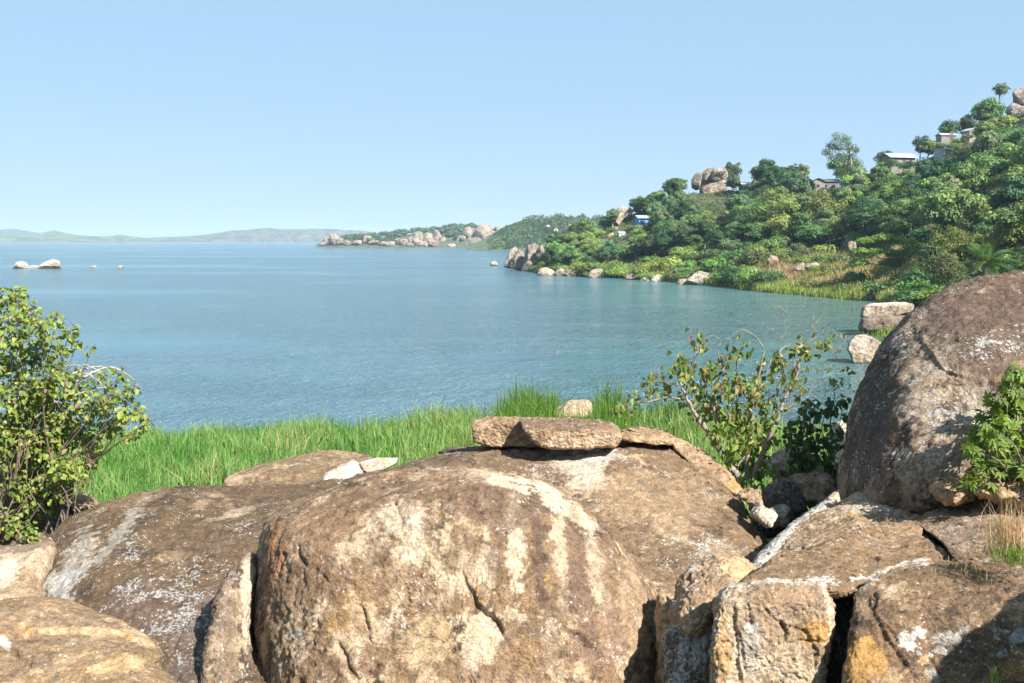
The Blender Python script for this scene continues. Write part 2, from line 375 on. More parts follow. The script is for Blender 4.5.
def smooth_loop(pts, n, it=2):
    cut = 0.22 if it > 1 else 0.10
    """a closed outline of n points with rounded corners"""
    p = np.asarray(pts, float)
    for _ in range(it):                                    # corner cutting
        q = np.roll(p, -1, 0); p = np.stack([p * (1 - cut) + q * cut, p * cut + q * (1 - cut)], 1).reshape(-1, 2)
    d = np.concatenate([[0], np.cumsum(np.linalg.norm(np.roll(p, -1, 0) - p, axis=1))]); pp = np.concatenate([p, p[:1]])
    t = np.linspace(0, d[-1], n, endpoint=False)
    return np.stack([np.interp(t, d, pp[:, 0]), np.interp(t, d, pp[:, 1])], 1)
def line_dist(q, line):
    """distance to a polyline, signed side, and place along it (0..1)"""
    best = np.full(len(q), 1e9); side = np.zeros(len(q)); par = np.zeros(len(q)); line = np.asarray(line, float)
    L = np.concatenate([[0], np.cumsum(np.linalg.norm(np.diff(line, axis=0), axis=1))])
    for k in range(len(line) - 1):
        a, b = line[k], line[k + 1]; ab = b - a
        t = np.clip(((q - a) @ ab) / (ab @ ab + 1e-9), 0, 1); r = q - (a + t[:, None] * ab); d = np.linalg.norm(r, axis=1)
        m = d < best; best = np.where(m, d, best)
        side = np.where(m, np.sign(ab[0] * r[:, 1] - ab[1] * r[:, 0]), side); par = np.where(m, (L[k] + t * np.linalg.norm(ab)) / L[-1], par)
    return best, side, par
def patina(base=TAN, coat=BROWN, bias=0.0, up=0.5, scale=0.9, streak=0.0, dark=0.0, lichen=0.1, orange=0.0, spots=[], veins=[]):
    """albedo of weathered granite: fresh rock, brown coat on the rained-on tops, run-off streaks, lichen (alpha)."""
    def f(p, nrm, q, seed):
        n1 = fbm(p, scale, 5, seed); n2 = fbm(p, scale * 0.22, 5, seed + 3); n3 = fbm(p, scale * 0.07, 3, seed + 8)
        b = mix(np.broadcast_to(base, p.shape), PALE, sst(0.05, 0.5, n2 + 0.4 * n1) * 0.6)
        m = n1 * 1.1 + n2 * 0.7 + n3 * 0.35 + up * (nrm[:, 2] - 0.45) + bias
        if streak:
            st = fbm(p * [1, 1, 0.12], scale * 0.3, 4, seed + 11); m = m + streak * st
        c = mix(b, np.asarray(coat), sst(-0.22, 0.22, m) * 0.92)
        if dark:
            dk = fbm(p * [1, 1, 0.35], scale * 0.55, 5, seed + 21) + 0.5 * n3 + dark - 0.5
            c = mix(c, DARK, sst(-0.05, 0.3, dk) * 0.9)
        if orange:
            og = fbm(p, scale * 0.4, 5, seed + 31) + 0.3 * n3 + orange - 0.55
            c = mix(c, OCHRE, sst(0.0, 0.22, og) * 0.85)
        li = np.clip(lichen + 0.45 * fbm(p, scale * 0.6, 4, seed + 41), 0, 1)
        wq = np.stack([fbm(p, 0.30, 4, seed + 51), fbm(p, 0.30, 4, seed + 52)], 1)
        for s in spots:                                     # stains, fresh scars, and a few lit or shaded sides put into the colour
            cx, cy_, rx, ry, rot, colr, amt = s[:7]; ragged = s[7] if len(s) > 7 else 0.5
            d = q - [cx, cy_]; ca, sa = math.cos(math.radians(rot)), math.sin(math.radians(rot))
            u = (d[:, 0] * ca + d[:, 1] * sa) / rx; w = (-d[:, 0] * sa + d[:, 1] * ca) / ry
            r = np.sqrt(u * u + w * w) + ragged * (wq[:, 0] + 0.6 * n3)
            k = sst(1.05, 0.75, r) * amt
            if colr == 'lichen': li = np.clip(li + 0.6 * k, 0, 1)
            elif colr == 'bare': li = np.clip(li - 0.8 * k, 0, 1)
            else: c = mix(c, colr, k)
        for line, wd, colr, amt in veins:
            d, s_, t_ = line_dist(q + wq * wd * 1.2, line)
            k = sst(wd, wd * 0.5, d + wd * (0.9 * n3 + 0.9 * n2)) * amt
            c = mix(c, colr, k)
        return np.concatenate([np.clip(c * np.array([0.97, 0.93, 0.87]), 0.01, 0.9), li[:, None]], 1)
    return f
SEED = [0]
def table(Yf, edge, tilt=0.0, lean=0.0):
    """depth of a block with an upright face at Yf and a top that runs back from the edge line (pixel polyline)"""
    ex, ey = [e[0] for e in edge], [e[1] for e in edge]
    def slope(row): u = (H / 2 - row) / FPX; return -(-SP + u * CP) / (CP + u * SP)
    def f(px, row):
        e = np.interp(px, ex, ey); drop = slope(e) * Yf
        top = (drop + tilt * Yf) / (slope(np.minimum(row, e)) + tilt)
        return np.where(row < e, top, Yf + lean * (row - e) / 100)
    return f
def boulder(name, label, outline, Yt, Yb, T, p=2.4, q=2.0, center=None, nth=240, nr=60, amp=0.06, nscale=1.0, rough=0.012,
            cracks=[], ledges=[], facets=[], paint=None, group=None, back=None, yaw=0.0, cat="boulder", material=None, corner=2, kind=None, depth=None, chisel=0, crease=0.0, sheet=0.014, hair=0.02):
    """A boulder: its outline at its own distance, swelling T metres towards us and `back` metres away from us.
    cracks = [(polyline, half width, depth)], ledges = [(polyline, depth, reach)] step down on one side, all cut into the mesh."""
    SEED[0] += 1; seed = SEED[0] * 1.37
    paint = paint or patina()
    o2 = smooth_loop(outline, nth, corner); c2 = np.asarray(center, float) if center is not None else o2.mean(0)
    t0, t1 = o2[:, 1].min(), o2[:, 1].max()
    back = T if back is None else back
    rf = np.sin(np.linspace(0, 1, nr + 1)[1:] * np.pi / 2); nb = max(nr // 5, 8); rb = np.sin(np.linspace(0, 1, nb + 1)[1:-1] * np.pi / 2)[::-1]
    def layer(r, sgn, depth):
        qq = c2 + r[:, None, None] * (o2[None] - c2)
        g = (1 - np.clip(r, 0, 1) ** p) ** (1 / q) * depth * sgn
        return qq.reshape(-1, 2), np.repeat(g, nth)
    qf, gf = layer(rf, -1, T); qb, gb = layer(rb, 1, back)
    Q = np.concatenate([[c2], qf, qb, [c2]]); G = np.concatenate([[-T], gf, gb, [back]])
    base_y = depth(Q[:, 0], Q[:, 1]) if depth else Yb + (Yt - Yb) * (t1 - Q[:, 1]) / (t1 - t0)
    Y = base_y + G + yaw * (Q[:, 0] - c2[0]) / 100
    if depth: Y = np.where(G > 0, np.maximum(Y, depth(Q[:, 0], Q[:, 1] * 0 + t0) * (G / back) + Y * (1 - G / back)), Y)
    for a, b, cc, soft in facets:                           # flat faces: never nearer than this slanting plane
        lim = a + b * (Q[:, 0] - c2[0]) / 100 + cc * (Q[:, 1] - c2[1]) / 100
        Y = np.where(G < 0, np.maximum(Y, lim) + soft * np.log1p(np.exp(-np.abs(Y - lim) / soft)), Y)
    V = P(Q[:, 0], Q[:, 1], Y)
    nrow = nr + len(rb)
    i = 1 + np.arange(nrow - 1)[:, None] * nth; j = np.arange(nth)[None]; j2 = (j + 1) % nth
    quads = np.stack([i + j, i + nth + j, i + nth + j2, i + j2], -1).reshape(-1, 4)
    jj = np.arange(nth); last = len(Q) - 1; e = 1 + (nrow - 1) * nth
    tris = np.concatenate([np.stack([np.zeros(nth, int), 1 + jj, 1 + (jj + 1) % nth], 1), np.stack([np.full(nth, last), e + (jj + 1) % nth, e + jj], 1)])
    def normals(V):
        n = np.zeros_like(V)
        for f in (quads, tris):
            a = np.cross(V[f[:, 1]] - V[f[:, 0]], V[f[:, 2]] - V[f[:, 0]])
            if f.shape[1] == 4: a = a + np.cross(V[f[:, 2]] - V[f[:, 0]], V[f[:, 3]] - V[f[:, 0]])
            for k in range(f.shape[1]): np.add.at(n, f[:, k], a)
        return norm(n)
    if chisel:                                              # knock flat faces off the lump
        rc = np.random.RandomState(int(seed * 100) % 99991); m = V.mean(0); ext = (V.max(0) - V.min(0)) / 2
        U = (V - (V.max(0) + V.min(0)) / 2) / ext
        for k in range(chisel):
            d = norm(rc.normal(size=(1, 3)) * [1, 1, .8] + [0, -.25, .1])[0]; h = U @ d; lim = h.max() * rc.uniform(.62, .9)
            U = U - np.clip(h - lim, 0, None)[:, None] * d * .93
        V = U * ext + (V.max(0) + V.min(0)) / 2
    n = normals(V)
    if ((n[1:1 + nth * nr]) @ np.array([0, -1, 0.2])).mean() < 0: quads = quads[:, ::-1]; tris = tris[:, ::-1]; n = -n
    d = amp * (fbm(V, nscale, 3, seed) + 0.25) + amp * 0.30 * fbm(V, nscale * 0.3, 4, seed + 5) + rough * fbm(V, 0.09 * max(nscale, 0.5), 4, seed + 9)
    d = d - amp * 0.25 * np.clip(fbm(V, nscale * 0.8, 4, seed + 14, True) - 0.45, 0, 1)
    if material is None:                                    # spalled sheets and hairline cracks
        q_ = (fbm(V, nscale * 0.9, 4, seed + 71) + 0.25 * fbm(V, nscale * .12, 3, seed + 72)) * 6; fl = np.floor(q_)
        d = d + sheet * min(nscale, 1.0) ** 1.5 * (fl + sst(.44, .56, q_ - fl) - q_ * .5)
        m_ = fbm(V, nscale * 1.1, 3, seed + 74)
        for sc_, sd_ in ((.75, 75), (.5, 76)):
            d = d - hair * min(nscale, 1) * np.exp(-((gnoise(V / (nscale * sc_) + sd_ + .12 * np.stack([fbm(V, .15, 3, seed + k) for k in (77, 78, 79)], 1)) / .03) ** 2)) * sst(.02, .15, m_ if sd_ == 75 else -m_)
    if crease: d = d - crease * np.clip(fbm(V * [1, 1, .55], nscale * .42, 4, seed + 17, True) - .35, 0, .6) * 2
    front = (G <= 0) & (np.arange(len(G)) <= nr * nth)
    wob = np.stack([fbm(V, 0.25, 3, seed + 61), fbm(V, 0.25, 3, seed + 62)], 1)
    mpp = float(np.median(Y)) / FPX                         # metres per pixel here
    for line, wd, dep in cracks:
        dist, s_, t_ = line_dist(Q + wob * 4.0, line)
        tap = np.clip(np.minimum(t_, 1 - t_) * 6, 0.25, 1)
        d = d - np.where(front, .75 * dep * tap * np.exp(-(dist / (wd * (0.6 + 0.6 * tap))) ** 2), 0)
    for line, dep, reach in ledges:
        dist, s_, t_ = line_dist(Q + wob * 3.0, line)
        tap = np.clip(np.minimum(t_, 1 - t_) * 5, 0.0, 1)
        d = d - np.where(front, .75 * dep * tap * sst(-1.3, 1.3, dist * s_) * np.exp(-np.clip(dist * s_, 0, None) / reach) , 0)
    V = V + n * d[:, None]
    n2 = normals(V); 
    if (n2 * n).sum() < 0: n2 = -n2
    cols = paint(V, norm(n * 0.6 + n2 * 0.4), Q, seed)
    base = np.array([V[:, 0].mean(), V[:, 1].mean(), V[:, 2].min()])
    o = link(name, make_mesh(name, V - base, [quads, tris], material or ROCK, cols), loc=base)
    if kind: tag(o, label, None, None, kind)
    else: tag(o, label, cat, group, 'thing')
    return o

# --- the great round boulder in the middle
boulder("boulder", "largest rounded tan boulder in the front centre, streaked brown with a pale crown", 
    [(254,660),(253,600),(255,560),(262,526),(276,512),(300,502),(330,490),(365,479),(405,470),(445,464),(482,463.5),(515,469),(541,478),(565,494),(592,516),(617,541),(640,567),(655,590),(664,618),(669,650),(668,700),(650,770),(560,820),(400,825),(290,800),(258,740)],
    12.6, 10.6, 1.8, p=4.6, q=1.8, center=(455,640), nth=760, nr=170, amp=0.035, nscale=1.2, rough=0.017, crease=0.02,
    cracks=[([(462,573),(470,588),(478,604),(486,612),(496,622),(504,640)],1.8,0.09), ([(438,500),(444,515),(436,523)],1.5,0.05), ([(392,498),(398,512),(404,532)],1.6,0.05),
            ([(362,600),(366,620),(368,640),(372,652)],1.8,0.08), ([(402,580),(410,600),(398,620)],1.4,0.05), ([(560,625),(580,634),(594,650),(600,662)],1.6,0.07), ([(530,612),(545,617),(560,618)],1.4,0.05),
            ([(336,640),(345,655),(350,668),(362,683)],1.8,0.07), ([(320,573),(328,582)],1.5,0.05), ([(296,545),(300,560),(306,568)],1.6,0.06),([(440,575),(450,571),(461,573)],1.2,0.04),([(598,560),(606,585),(604,600)],1.2,0.04),
            ([(416,540),(424,556),(418,575),(404,590),(392,615),(376,645)],1.3,0.035), ([(500,560),(520,566),(548,560)],1.0,0.03)],
    ledges=[([(462,573),(470,588),(478,604),(486,612),(496,622),(510,650)],0.05,14), ([(372,652),(398,620),(424,590)],0.045,18), ([(560,625),(580,634),(600,662)],0.05,16), ([(375,520),(394,508),(402,532)],0.04,15), ([(541,478),(590,520),(640,580),(660,640)],-0.06,20)],
    paint=patina(TAN, (0.20,0.13,0.078), bias=0.16, up=0.35, scale=0.75, streak=0.9, dark=0.18, lichen=0.0, orange=-.1, spots=[
        (505,482,48,9,12,PALE,0.95,0.35),(545,497,30,11,45,PALE,0.9,0.35),(575,520,30,8,46,PALE,0.6),(455,477,50,8,-4,(0.30,0.21,0.14),0.6),
        (400,520,26,22,-20,PALE,0.65),(415,545,16,26,10,PALE,0.6),(515,545,11,60,-3,PALE,0.75,0.7),(560,560,10,55,-8,PALE,0.6,0.7),(598,580,9,55,-14,PALE,0.45,0.7),(486,560,9,60,0,PALE,0.5,0.7),
        (538,545,9,60,-4,(0.14,0.095,0.068),0.85,0.8),(578,585,10,60,-8,(0.22,0.15,0.105),0.65,0.8),(500,515,46,22,5,(0.15,0.10,0.066),0.75,0.8),(440,490,60,12,-6,(0.17,0.115,0.075),0.7,0.8),(345,515,50,14,-22,(0.19,0.12,0.075),0.75,0.8),(560,600,20,40,0,(0.17,0.115,0.08),0.55,0.9),(615,600,14,50,-16,(0.19,0.13,0.085),0.6,0.9),(420,600,30,20,30,(0.24,0.165,0.10),0.5,0.9),(545,650,26,24,0,(0.17,0.115,0.08),0.6,0.9),(380,560,16,40,10,(0.22,0.15,0.095),0.5,0.9),(465,545,14,30,-10,(0.21,0.15,0.11),0.5),(600,640,34,26,0,(0.23,0.15,0.11),0.7),(480,645,24,28,0,(0.50,0.42,0.31),0.85,0.4),(430,560,50,40,0,(0.52,0.42,0.29),0.22,1.0),(538,548,8,62,-4,(0.135,0.092,0.066),0.7,0.7),(497,528,8,50,3,(0.15,0.10,0.072),0.55,0.9),(578,590,9,58,-9,(0.15,0.10,0.072),0.6,0.9),(625,610,9,56,-18,(0.16,0.11,0.075),0.5,0.9),(330,560,14,50,6,(0.17,0.115,0.075),0.45,1.0),(425,640,40,26,10,(0.47,0.355,0.22),0.6),
        (310,540,40,30,-30,(0.26,0.165,0.105),0.75),(275,560,12,40,4,(0.36,0.19,0.095),0.6),(290,620,24,40,0,(0.34,0.235,0.14),0.5),(293,634,10,4,-15,(0.6,0.56,0.5),0.6),(350,610,26,40,12,OCHRE,0.15),(525,655,14,20,0,OCHRE,0.15),
        (640,620,18,60,-14,(0.40,0.29,0.19),0.6),(500,676,60,10,0,(0.25,0.16,0.11),0.5)]))
# --- flake leaning on its left side
boulder("rock_flake", "tall split flake of rock standing against the left side of the largest boulder",
    [(200,700),(203,660),(209,625),(217,597),(228,574),(240,562),(252,553),(258,556),(254,575),(249,600),(249,630),(253,655),(260,684),(266,720),(245,760),(205,750)],
    11.9, 9.9, 0.3, p=9, center=(230,660), nth=300, nr=60, amp=0.035, nscale=0.6, rough=0.02, yaw=0.9,
    paint=patina((0.31,0.24,0.17), (0.19,0.14,0.095), bias=0.05, streak=0.9, lichen=0.08, dark=0.2, spots=[(247,600,7,60,2,PALE,0.8),(222,640,10,60,5,(0.26,0.20,0.15),0.6)]), cat="rock")  # pale strip on the right edge: its lit rim painted in
# --- broad boulder behind it on the left
boulder("boulder", "broad brown whaleback boulder with grey lichen streaks, left of the largest boulder",
    [(36,592),(42,572),(48,553),(57,535),(72,519),(98,504),(128,494.5),(158,490),(200,488),(250,487),(300,486),(345,482),(380,476),(400,490),(390,560),(340,650),(270,740),(200,745),(150,700),(90,640),(50,612)],
    17.5, 9.8, 1.5, p=2.6, center=(190,590), nth=460, nr=110, amp=0.09, nscale=1.6, rough=0.014,
    cracks=[([(185,560),(200,600),(205,650)],1.4,0.05)],
    ledges=[([(150,540),(200,545),(250,538),(300,520)],0.05,24), ([(90,600),(130,560),(170,525),(230,505)],0.05,20)],
    paint=patina((0.27,0.195,0.125), (0.118,0.078,0.044), bias=0.42, up=0.3, scale=1.2, streak=0.2, dark=0.12, lichen=0.05, spots=[
        (75,560,14,44,28,(0.5,0.48,0.44),0.45,0.9),(60,585,18,24,20,(0.47,0.45,0.42),0.8,0.6),(118,535,7,46,38,(0.5,0.48,0.44),0.4,1.0),(105,550,60,30,-40,'lichen',0.35),(140,585,26,14,-20,'lichen',0.5),(180,585,22,26,0,'lichen',0.5),
        (200,650,30,70,10,(0.16,0.12,0.105),0.7),(150,610,50,40,20,(0.15,0.105,0.085),0.6),(190,640,40,60,0,'lichen',0.45),(275,505,60,9,-8,(0.12,0.085,0.055),0.7),(240,512,22,4,-14,(0.36,0.28,0.20),0.7),(225,540,60,10,-8,(0.13,0.09,0.06),0.65),(130,500,40,8,-8,(0.25,0.18,0.11),0.5),(215,520,16,3,-10,(0.36,0.28,0.2),0.6)]))
# --- mound in the bottom left corner
boulder("boulder", "low smooth tan and orange boulder filling the bottom left corner",
    [(-120,640),(-60,606),(-10,597.5),(25,598),(55,602),(88,609),(116,618),(140,631),(157,645),(160,656),(156,664),(164,672),(176,690),(200,740),(120,800),(-40,810),(-130,740)],
    10.4, 7.0, 0.75, p=2.3, center=(40,700), nth=440, nr=110, amp=0.05, nscale=0.9, rough=0.010,
    cracks=[([(0,640),(14,650),(24,659),(34,663)],2.2,0.09), ([(150,664),(158,670),(170,676)],1.8,0.08)],
    ledges=[([(0,634),(40,628),(90,629),(125,634),(150,650)],0.05,22), ([(90,683),(98,668),(112,660),(130,662),(158,672)],0.05,16)],
    paint=patina((0.42,0.30,0.19), (0.27,0.185,0.11), bias=0.1, up=0.35, scale=0.7, lichen=0.0, orange=0.05, spots=[
        (80,630,60,5,4,(0.52,0.36,0.21),0.8,0.3),(140,640,16,6,40,(0.54,0.40,0.25),0.8,0.3),(118,668,30,9,-8,(0.55,0.375,0.19),0.85,0.4),(45,616,60,8,6,(0.30,0.215,0.14),0.5),(4,640,8,6,0,WHITE,0.9,0.3),(55,650,46,12,4,(0.245,0.17,0.105),0.6)]))
# --- pale rock below the left bush
boulder("boulder", "pale cream boulder at the left edge below the yellow-green bush",
    [(-100,560),(-40,546),(0,547),(25,546),(42,541),(52,537),(56,548),(52,566),(45,585),(42,604),(20,630),(-60,640),(-110,600)],
    15.2, 13.0, 0.6, p=3, center=(0,590), nth=260, nr=60, amp=0.05, nscale=0.8,
    paint=patina((0.47,0.37,0.265), (0.33,0.24,0.16), bias=-0.1, up=0.3, lichen=0.1, spots=[(8,570,12,16,0,(0.62,0.55,0.45),0.8),(20,547,50,7,-4,(0.2,0.145,0.10),0.8)]))
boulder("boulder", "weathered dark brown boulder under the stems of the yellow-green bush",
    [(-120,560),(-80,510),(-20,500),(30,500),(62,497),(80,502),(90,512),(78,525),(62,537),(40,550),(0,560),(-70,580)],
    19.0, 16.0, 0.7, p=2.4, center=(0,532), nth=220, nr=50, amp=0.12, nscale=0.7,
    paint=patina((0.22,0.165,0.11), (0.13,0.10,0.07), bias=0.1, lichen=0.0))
boulder("rock_slab", "small split tan slab at the edge of the grass beside the left bush",
    [(62,502),(72,496),(84,493),(96,500),(98,506),(88,514),(74,512)], 18.6, 17.8, 0.3, nth=120, nr=30, amp=0.03, nscale=0.3, p=4, corner=1,
    cracks=[([(66,507),(80,510),(92,506)],1.6,0.12)], paint=patina((0.45,0.31,0.19), (0.30,0.21,0.13), bias=-0.1, lichen=0.0), cat="rock slab")

# --- dome behind the largest boulder, with the slabs on it
boulder("boulder", "wide brown dome shaped boulder behind the largest boulder, carrying the flat slabs",
    [(290,512),(330,488),(372,472),(415,461),(455,452),(480,447),(520,446),(580,444),(622,440),(650,440),(680,447),(706,462),(728,482),(746,507),(762,536),(774,560),(776,578),(740,610),(680,640),(560,660),(420,640),(320,570)],
    18.2, 11.8, 1.5, p=2.5, center=(560,550), nth=520, nr=120, amp=0.07, nscale=1.4, rough=0.016,
    cracks=[([(627,511),(640,516),(655,521),(672,534)],1.3,0.08), ([(652,525),(656,545),(660,560)],1.1,0.05), ([(700,540),(704,565),(700,590)],1.2,0.06), ([(615,540),(640,556),(665,565),(690,573)],1.2,0.05), ([(693,573),(684,588),(678,604)],1.4,0.08),([(640,590),(655,575),(690,570)],1.0,0.03)],
    ledges=[([(600,536),(640,558),(668,568),(690,574)],0.07,18), ([(627,511),(655,521),(672,534)],0.05,12)],
    paint=patina((0.36,0.265,0.17), (0.165,0.112,0.068), bias=0.32, up=0.25, scale=1.0, lichen=0.06, dark=0.03, spots=[
        (583,472,26,20,20,(0.56,0.48,0.38),0.85,0.5),(590,458,34,8,0,WHITE,0.75,0.4),(560,462,20,10,20,(0.50,0.42,0.33),0.5),(690,560,40,24,10,'lichen',0.45),(640,500,60,30,0,(0.35,0.25,0.155),0.55),(690,500,30,30,30,(0.32,0.225,0.145),0.5),(400,470,90,8,-14,(0.12,0.085,0.06),0.65),(520,460,36,10,0,(0.17,0.12,0.08),0.6),(720,560,30,16,20,(0.36,0.27,0.18),0.5)]))
boulder("rock_slab", "long flat topped brown slab lying on the dome boulder, its right end rounded",
    [(519,420),(540,418.2),(566,418),(598,419.5),(614,424),(621,431),(621.5,441),(616,447),(590,448),(560,448.5),(545,448),(536,444),(525,432)],
    17.7, 16.9, 0.10, p=34, q=1.6, center=(570,434), nth=300, nr=60, amp=0.03, depth=table(16.6,[(519,432),(540,430),(600,430),(622,436)],.12), back=.3, nscale=0.4, rough=0.018, corner=1,
    paint=patina((0.43,0.32,0.22), (0.235,0.16,0.10), bias=0.12, scale=0.4, lichen=0.06, spots=[(570,446,50,3,0,(0.48,0.38,0.27),0.6),(565,423,62,8,0,(0.17,0.115,0.075),0.8)]), cat="rock slab")
boulder("rock_slab", "short blocky slab beside the long flat slab on the dome boulder",
    [(471,425),(474,420),(490,418.5),(520,418),(548,418.5),(552,446),(528,446.5),(505,446.5),(484,445.5),(473,440)],
    18.0, 17.4, 0.10, p=34, q=1.6, depth=table(17.4,[(470,425),(536,424)],.12), back=.3, center=(503,432), nth=220, nr=50, amp=0.04, nscale=0.35, rough=0.02, corner=1,
    paint=patina((0.40,0.29,0.19), (0.25,0.17,0.105), bias=0.05, scale=0.4, lichen=0.06), cat="rock slab")
boulder("rock_slab", "thin dark slab lying on the dome boulder left of the blocky slab",
    [(436,452.5),(452,448),(468,446.5),(479,446.5),(480,450),(468,453),(450,455.5)], 19.0, 18.5, 0.3, p=4, nth=120, nr=24, amp=0.02, nscale=0.3, corner=1,
    paint=patina((0.16,0.12,0.09), DARK, bias=0.2, lichen=0.02), cat="rock slab")
boulder("rock_slab", "wedge shaped tan slab lying right of the long flat slab",
    [(619,432),(630,428),(646,426),(662,430),(676,438),(674,445),(655,445),(636,442),(621,439)], 18.0, 17.2, 0.10, p=30, depth=table(17.2,[(619,438),(676,441)],.1), back=.3, nth=180, nr=36, amp=0.03, nscale=0.4, corner=1,
    paint=patina((0.44,0.31,0.19), (0.28,0.19,0.115), bias=-0.05, scale=0.4, lichen=0.02), cat="rock slab")
boulder("rock_slab", "curved shell of tan rock peeling off the dome boulder below the shrub",
    [(668,436),(684,440),(702,450),(720,464),(734,479),(742,491),(736,495),(720,487),(704,476),(690,463),(676,450)], 17.7, 16.3, 0.15, p=24, center=(705,463), nth=260, nr=40, amp=0.03, nscale=0.4, corner=1,
    paint=patina((0.43,0.31,0.20), (0.30,0.205,0.13), bias=-0.05, scale=0.5, lichen=0.08, spots=[(732,486,8,6,40,OCHRE,0.7)]), cat="rock slab")
# --- low rocks at the edge of the grass
boulder("boulder", "flat brown rock at the edge of the green grass behind the left boulder",
    [(222,483),(228,475),(242,472),(266,464),(292,457),(318,452),(345,450.5),(368,455),(378,466),(350,482),(300,494),(240,494)], 24.5, 20.0, 0.5, center=(300,476), nth=280, nr=50, amp=0.06, nscale=0.9,
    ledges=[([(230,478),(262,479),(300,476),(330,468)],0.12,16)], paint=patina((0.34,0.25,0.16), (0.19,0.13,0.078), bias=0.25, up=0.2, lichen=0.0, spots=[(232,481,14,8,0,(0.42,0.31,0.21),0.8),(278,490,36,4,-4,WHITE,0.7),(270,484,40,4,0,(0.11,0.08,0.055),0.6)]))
boulder("rock_slab", "broken grey white slab lying between the flat brown rock and the dome",
    [(325,474),(340,466),(352,461.5),(362,463),(366,474),(350,480),(330,485),(321,482)], 20.6, 19.8, 0.4, p=14, chisel=9, nth=160, nr=30, amp=0.03, nscale=0.3, corner=1,
    paint=patina((0.56,0.53,0.48), (0.46,0.42,0.36), bias=-0.1, up=0, lichen=0.0, spots=[(338,472,8,6,0,(0.55,0.42,0.31),0.6)]), cat="rock slab")
boulder("rock_slab", "tan ended white slab against the broken grey white slab",
    [(358,463),(374,458.5),(390,456),(399,457.5),(396,463),(384,470),(366,476)], 20.9, 20.2, 0.35, p=14, chisel=9, nth=140, nr=26, amp=0.02, nscale=0.3, corner=1,
    paint=patina((0.58,0.54,0.47), (0.48,0.36,0.25), bias=-0.1, up=0, lichen=0.0, spots=[(385,460,9,5,0,(0.52,0.38,0.26),0.7)]), cat="rock slab")
boulder("boulder", "small tan boulder half hidden in the tall grass by the water",
    [(548,418),(554,410),(564,404),(576,400),(587,400.5),(592,406),(590,420),(560,422)], 43.5, 42.5, 0.9, nth=120, nr=24, amp=0.1, nscale=1.2,
    paint=patina((0.46,0.37,0.27), (0.33,0.25,0.17), bias=-0.1, lichen=0.1))

# --- dark boulder on the right
boulder("boulder", "huge dark grey boulder speckled with white lichen, on the right before the wooded hill",
    [(838,505),(840,480),(845,448),(853,412),(863,383),(876,356),(893,330),(913,309),(936,294),(962,283.5),(990,277),(1020,273.5),(1055,275),(1100,292),(1150,340),(1170,410),(1150,490),(1080,550),(960,560),(880,545),(848,528)],
    17.4, 14.4, 3.0, p=2.3, q=1.9, center=(1000,420), nth=560, nr=140, amp=0.10, nscale=1.7, rough=0.02,
    cracks=[([(1000,292),(1008,300),(1016,304),(1024,305)],0.8,0.03)],
    ledges=[([(912,330),(930,352),(945,372),(985,382),(1024,372)],0.07,26)],
    paint=patina((0.29,0.22,0.16), (0.118,0.076,0.052), bias=0.30, up=0.25, scale=1.1, dark=0.18, lichen=0.12, spots=[
        (940,345,16,40,-20,(0.30,0.235,0.17),0.5,0.9),(975,315,70,26,-10,(0.12,0.085,0.068),0.7),(985,350,60,22,0,(0.13,0.095,0.075),0.55),(1000,338,50,9,-4,'lichen',0.5),(990,320,60,30,0,'bare',0.6),(925,400,26,60,-8,(0.40,0.325,0.24),0.6,0.9),(920,410,40,60,0,'lichen',0.2),(975,415,24,34,0,(0.36,0.32,0.27),0.45,0.9),(970,430,40,40,0,'lichen',0.25),(945,468,50,20,0,(0.33,0.28,0.22),0.5,0.8),(1005,335,40,14,-10,'lichen',0.45),
        (880,390,22,70,22,(0.075,0.062,0.054),0.7),(870,440,24,60,10,(0.10,0.085,0.075),0.6),(950,290,60,12,-12,(0.13,0.088,0.066),0.6),(985,368,30,10,0,(0.13,0.095,0.075),0.6)]))  # dark left flank: black coat, and its shaded side put into the colour
# --- tan boulders and slabs on the right
boulder("boulder", "rough tan boulder in front of the huge dark boulder, with a slanting crack",
    [(756,582),(768,556),(790,530),(812,514),(835,503),(862,491),(890,484.5),(918,481.5),(945,478),(958,486),(962,500),(945,520),(930,545),(900,590),(820,610)],
    14.2, 11.0, 0.8, p=2.6, center=(865,540), nth=380, nr=80, amp=0.06, nscale=0.7, rough=0.018,
    cracks=[([(912,492),(914,505),(910,516)],1.2,0.06), ([(800,545),(806,560),(818,566)],1.4,0.06)], ledges=[([(845,500),(880,510),(910,512),(940,500)],0.04,14)],
    paint=patina((0.42,0.31,0.205), (0.25,0.175,0.11), bias=0.0, up=0.2, scale=0.5, lichen=0.12, orange=0.06, spots=[(925,500,20,14,10,(0.54,0.38,0.22),0.75),(870,505,34,10,-10,(0.49,0.39,0.29),0.6),(840,540,60,14,-10,(0.25,0.175,0.115),0.5),(875,500,40,14,0,'lichen',0.35)]))
boulder("boulder", "knobbly ochre rock wedged at the foot of the huge dark boulder",
    [(930,486),(938,478),(952,475.5),(966,480),(976,490),(974,500),(958,504),(940,500)], 12.6, 12.2, 0.35, nth=150, nr=36, amp=0.07, nscale=0.3,
    paint=patina((0.42,0.30,0.18), (0.20,0.14,0.095), bias=0.05, orange=0.15, lichen=0.0), cat="rock")
boulder("boulder", "low ochre rock under the bright green bush at the right edge",
    [(974,488),(988,481),(1006,479),(1030,476),(1060,478),(1070,496),(1030,504),(990,500),(976,496)], 12.2, 11.8, 0.35, nth=180, nr=36, amp=0.06, nscale=0.3,
    paint=patina((0.50,0.37,0.22), (0.30,0.21,0.13), bias=-0.1, orange=0.22, lichen=0.1), cat="rock")
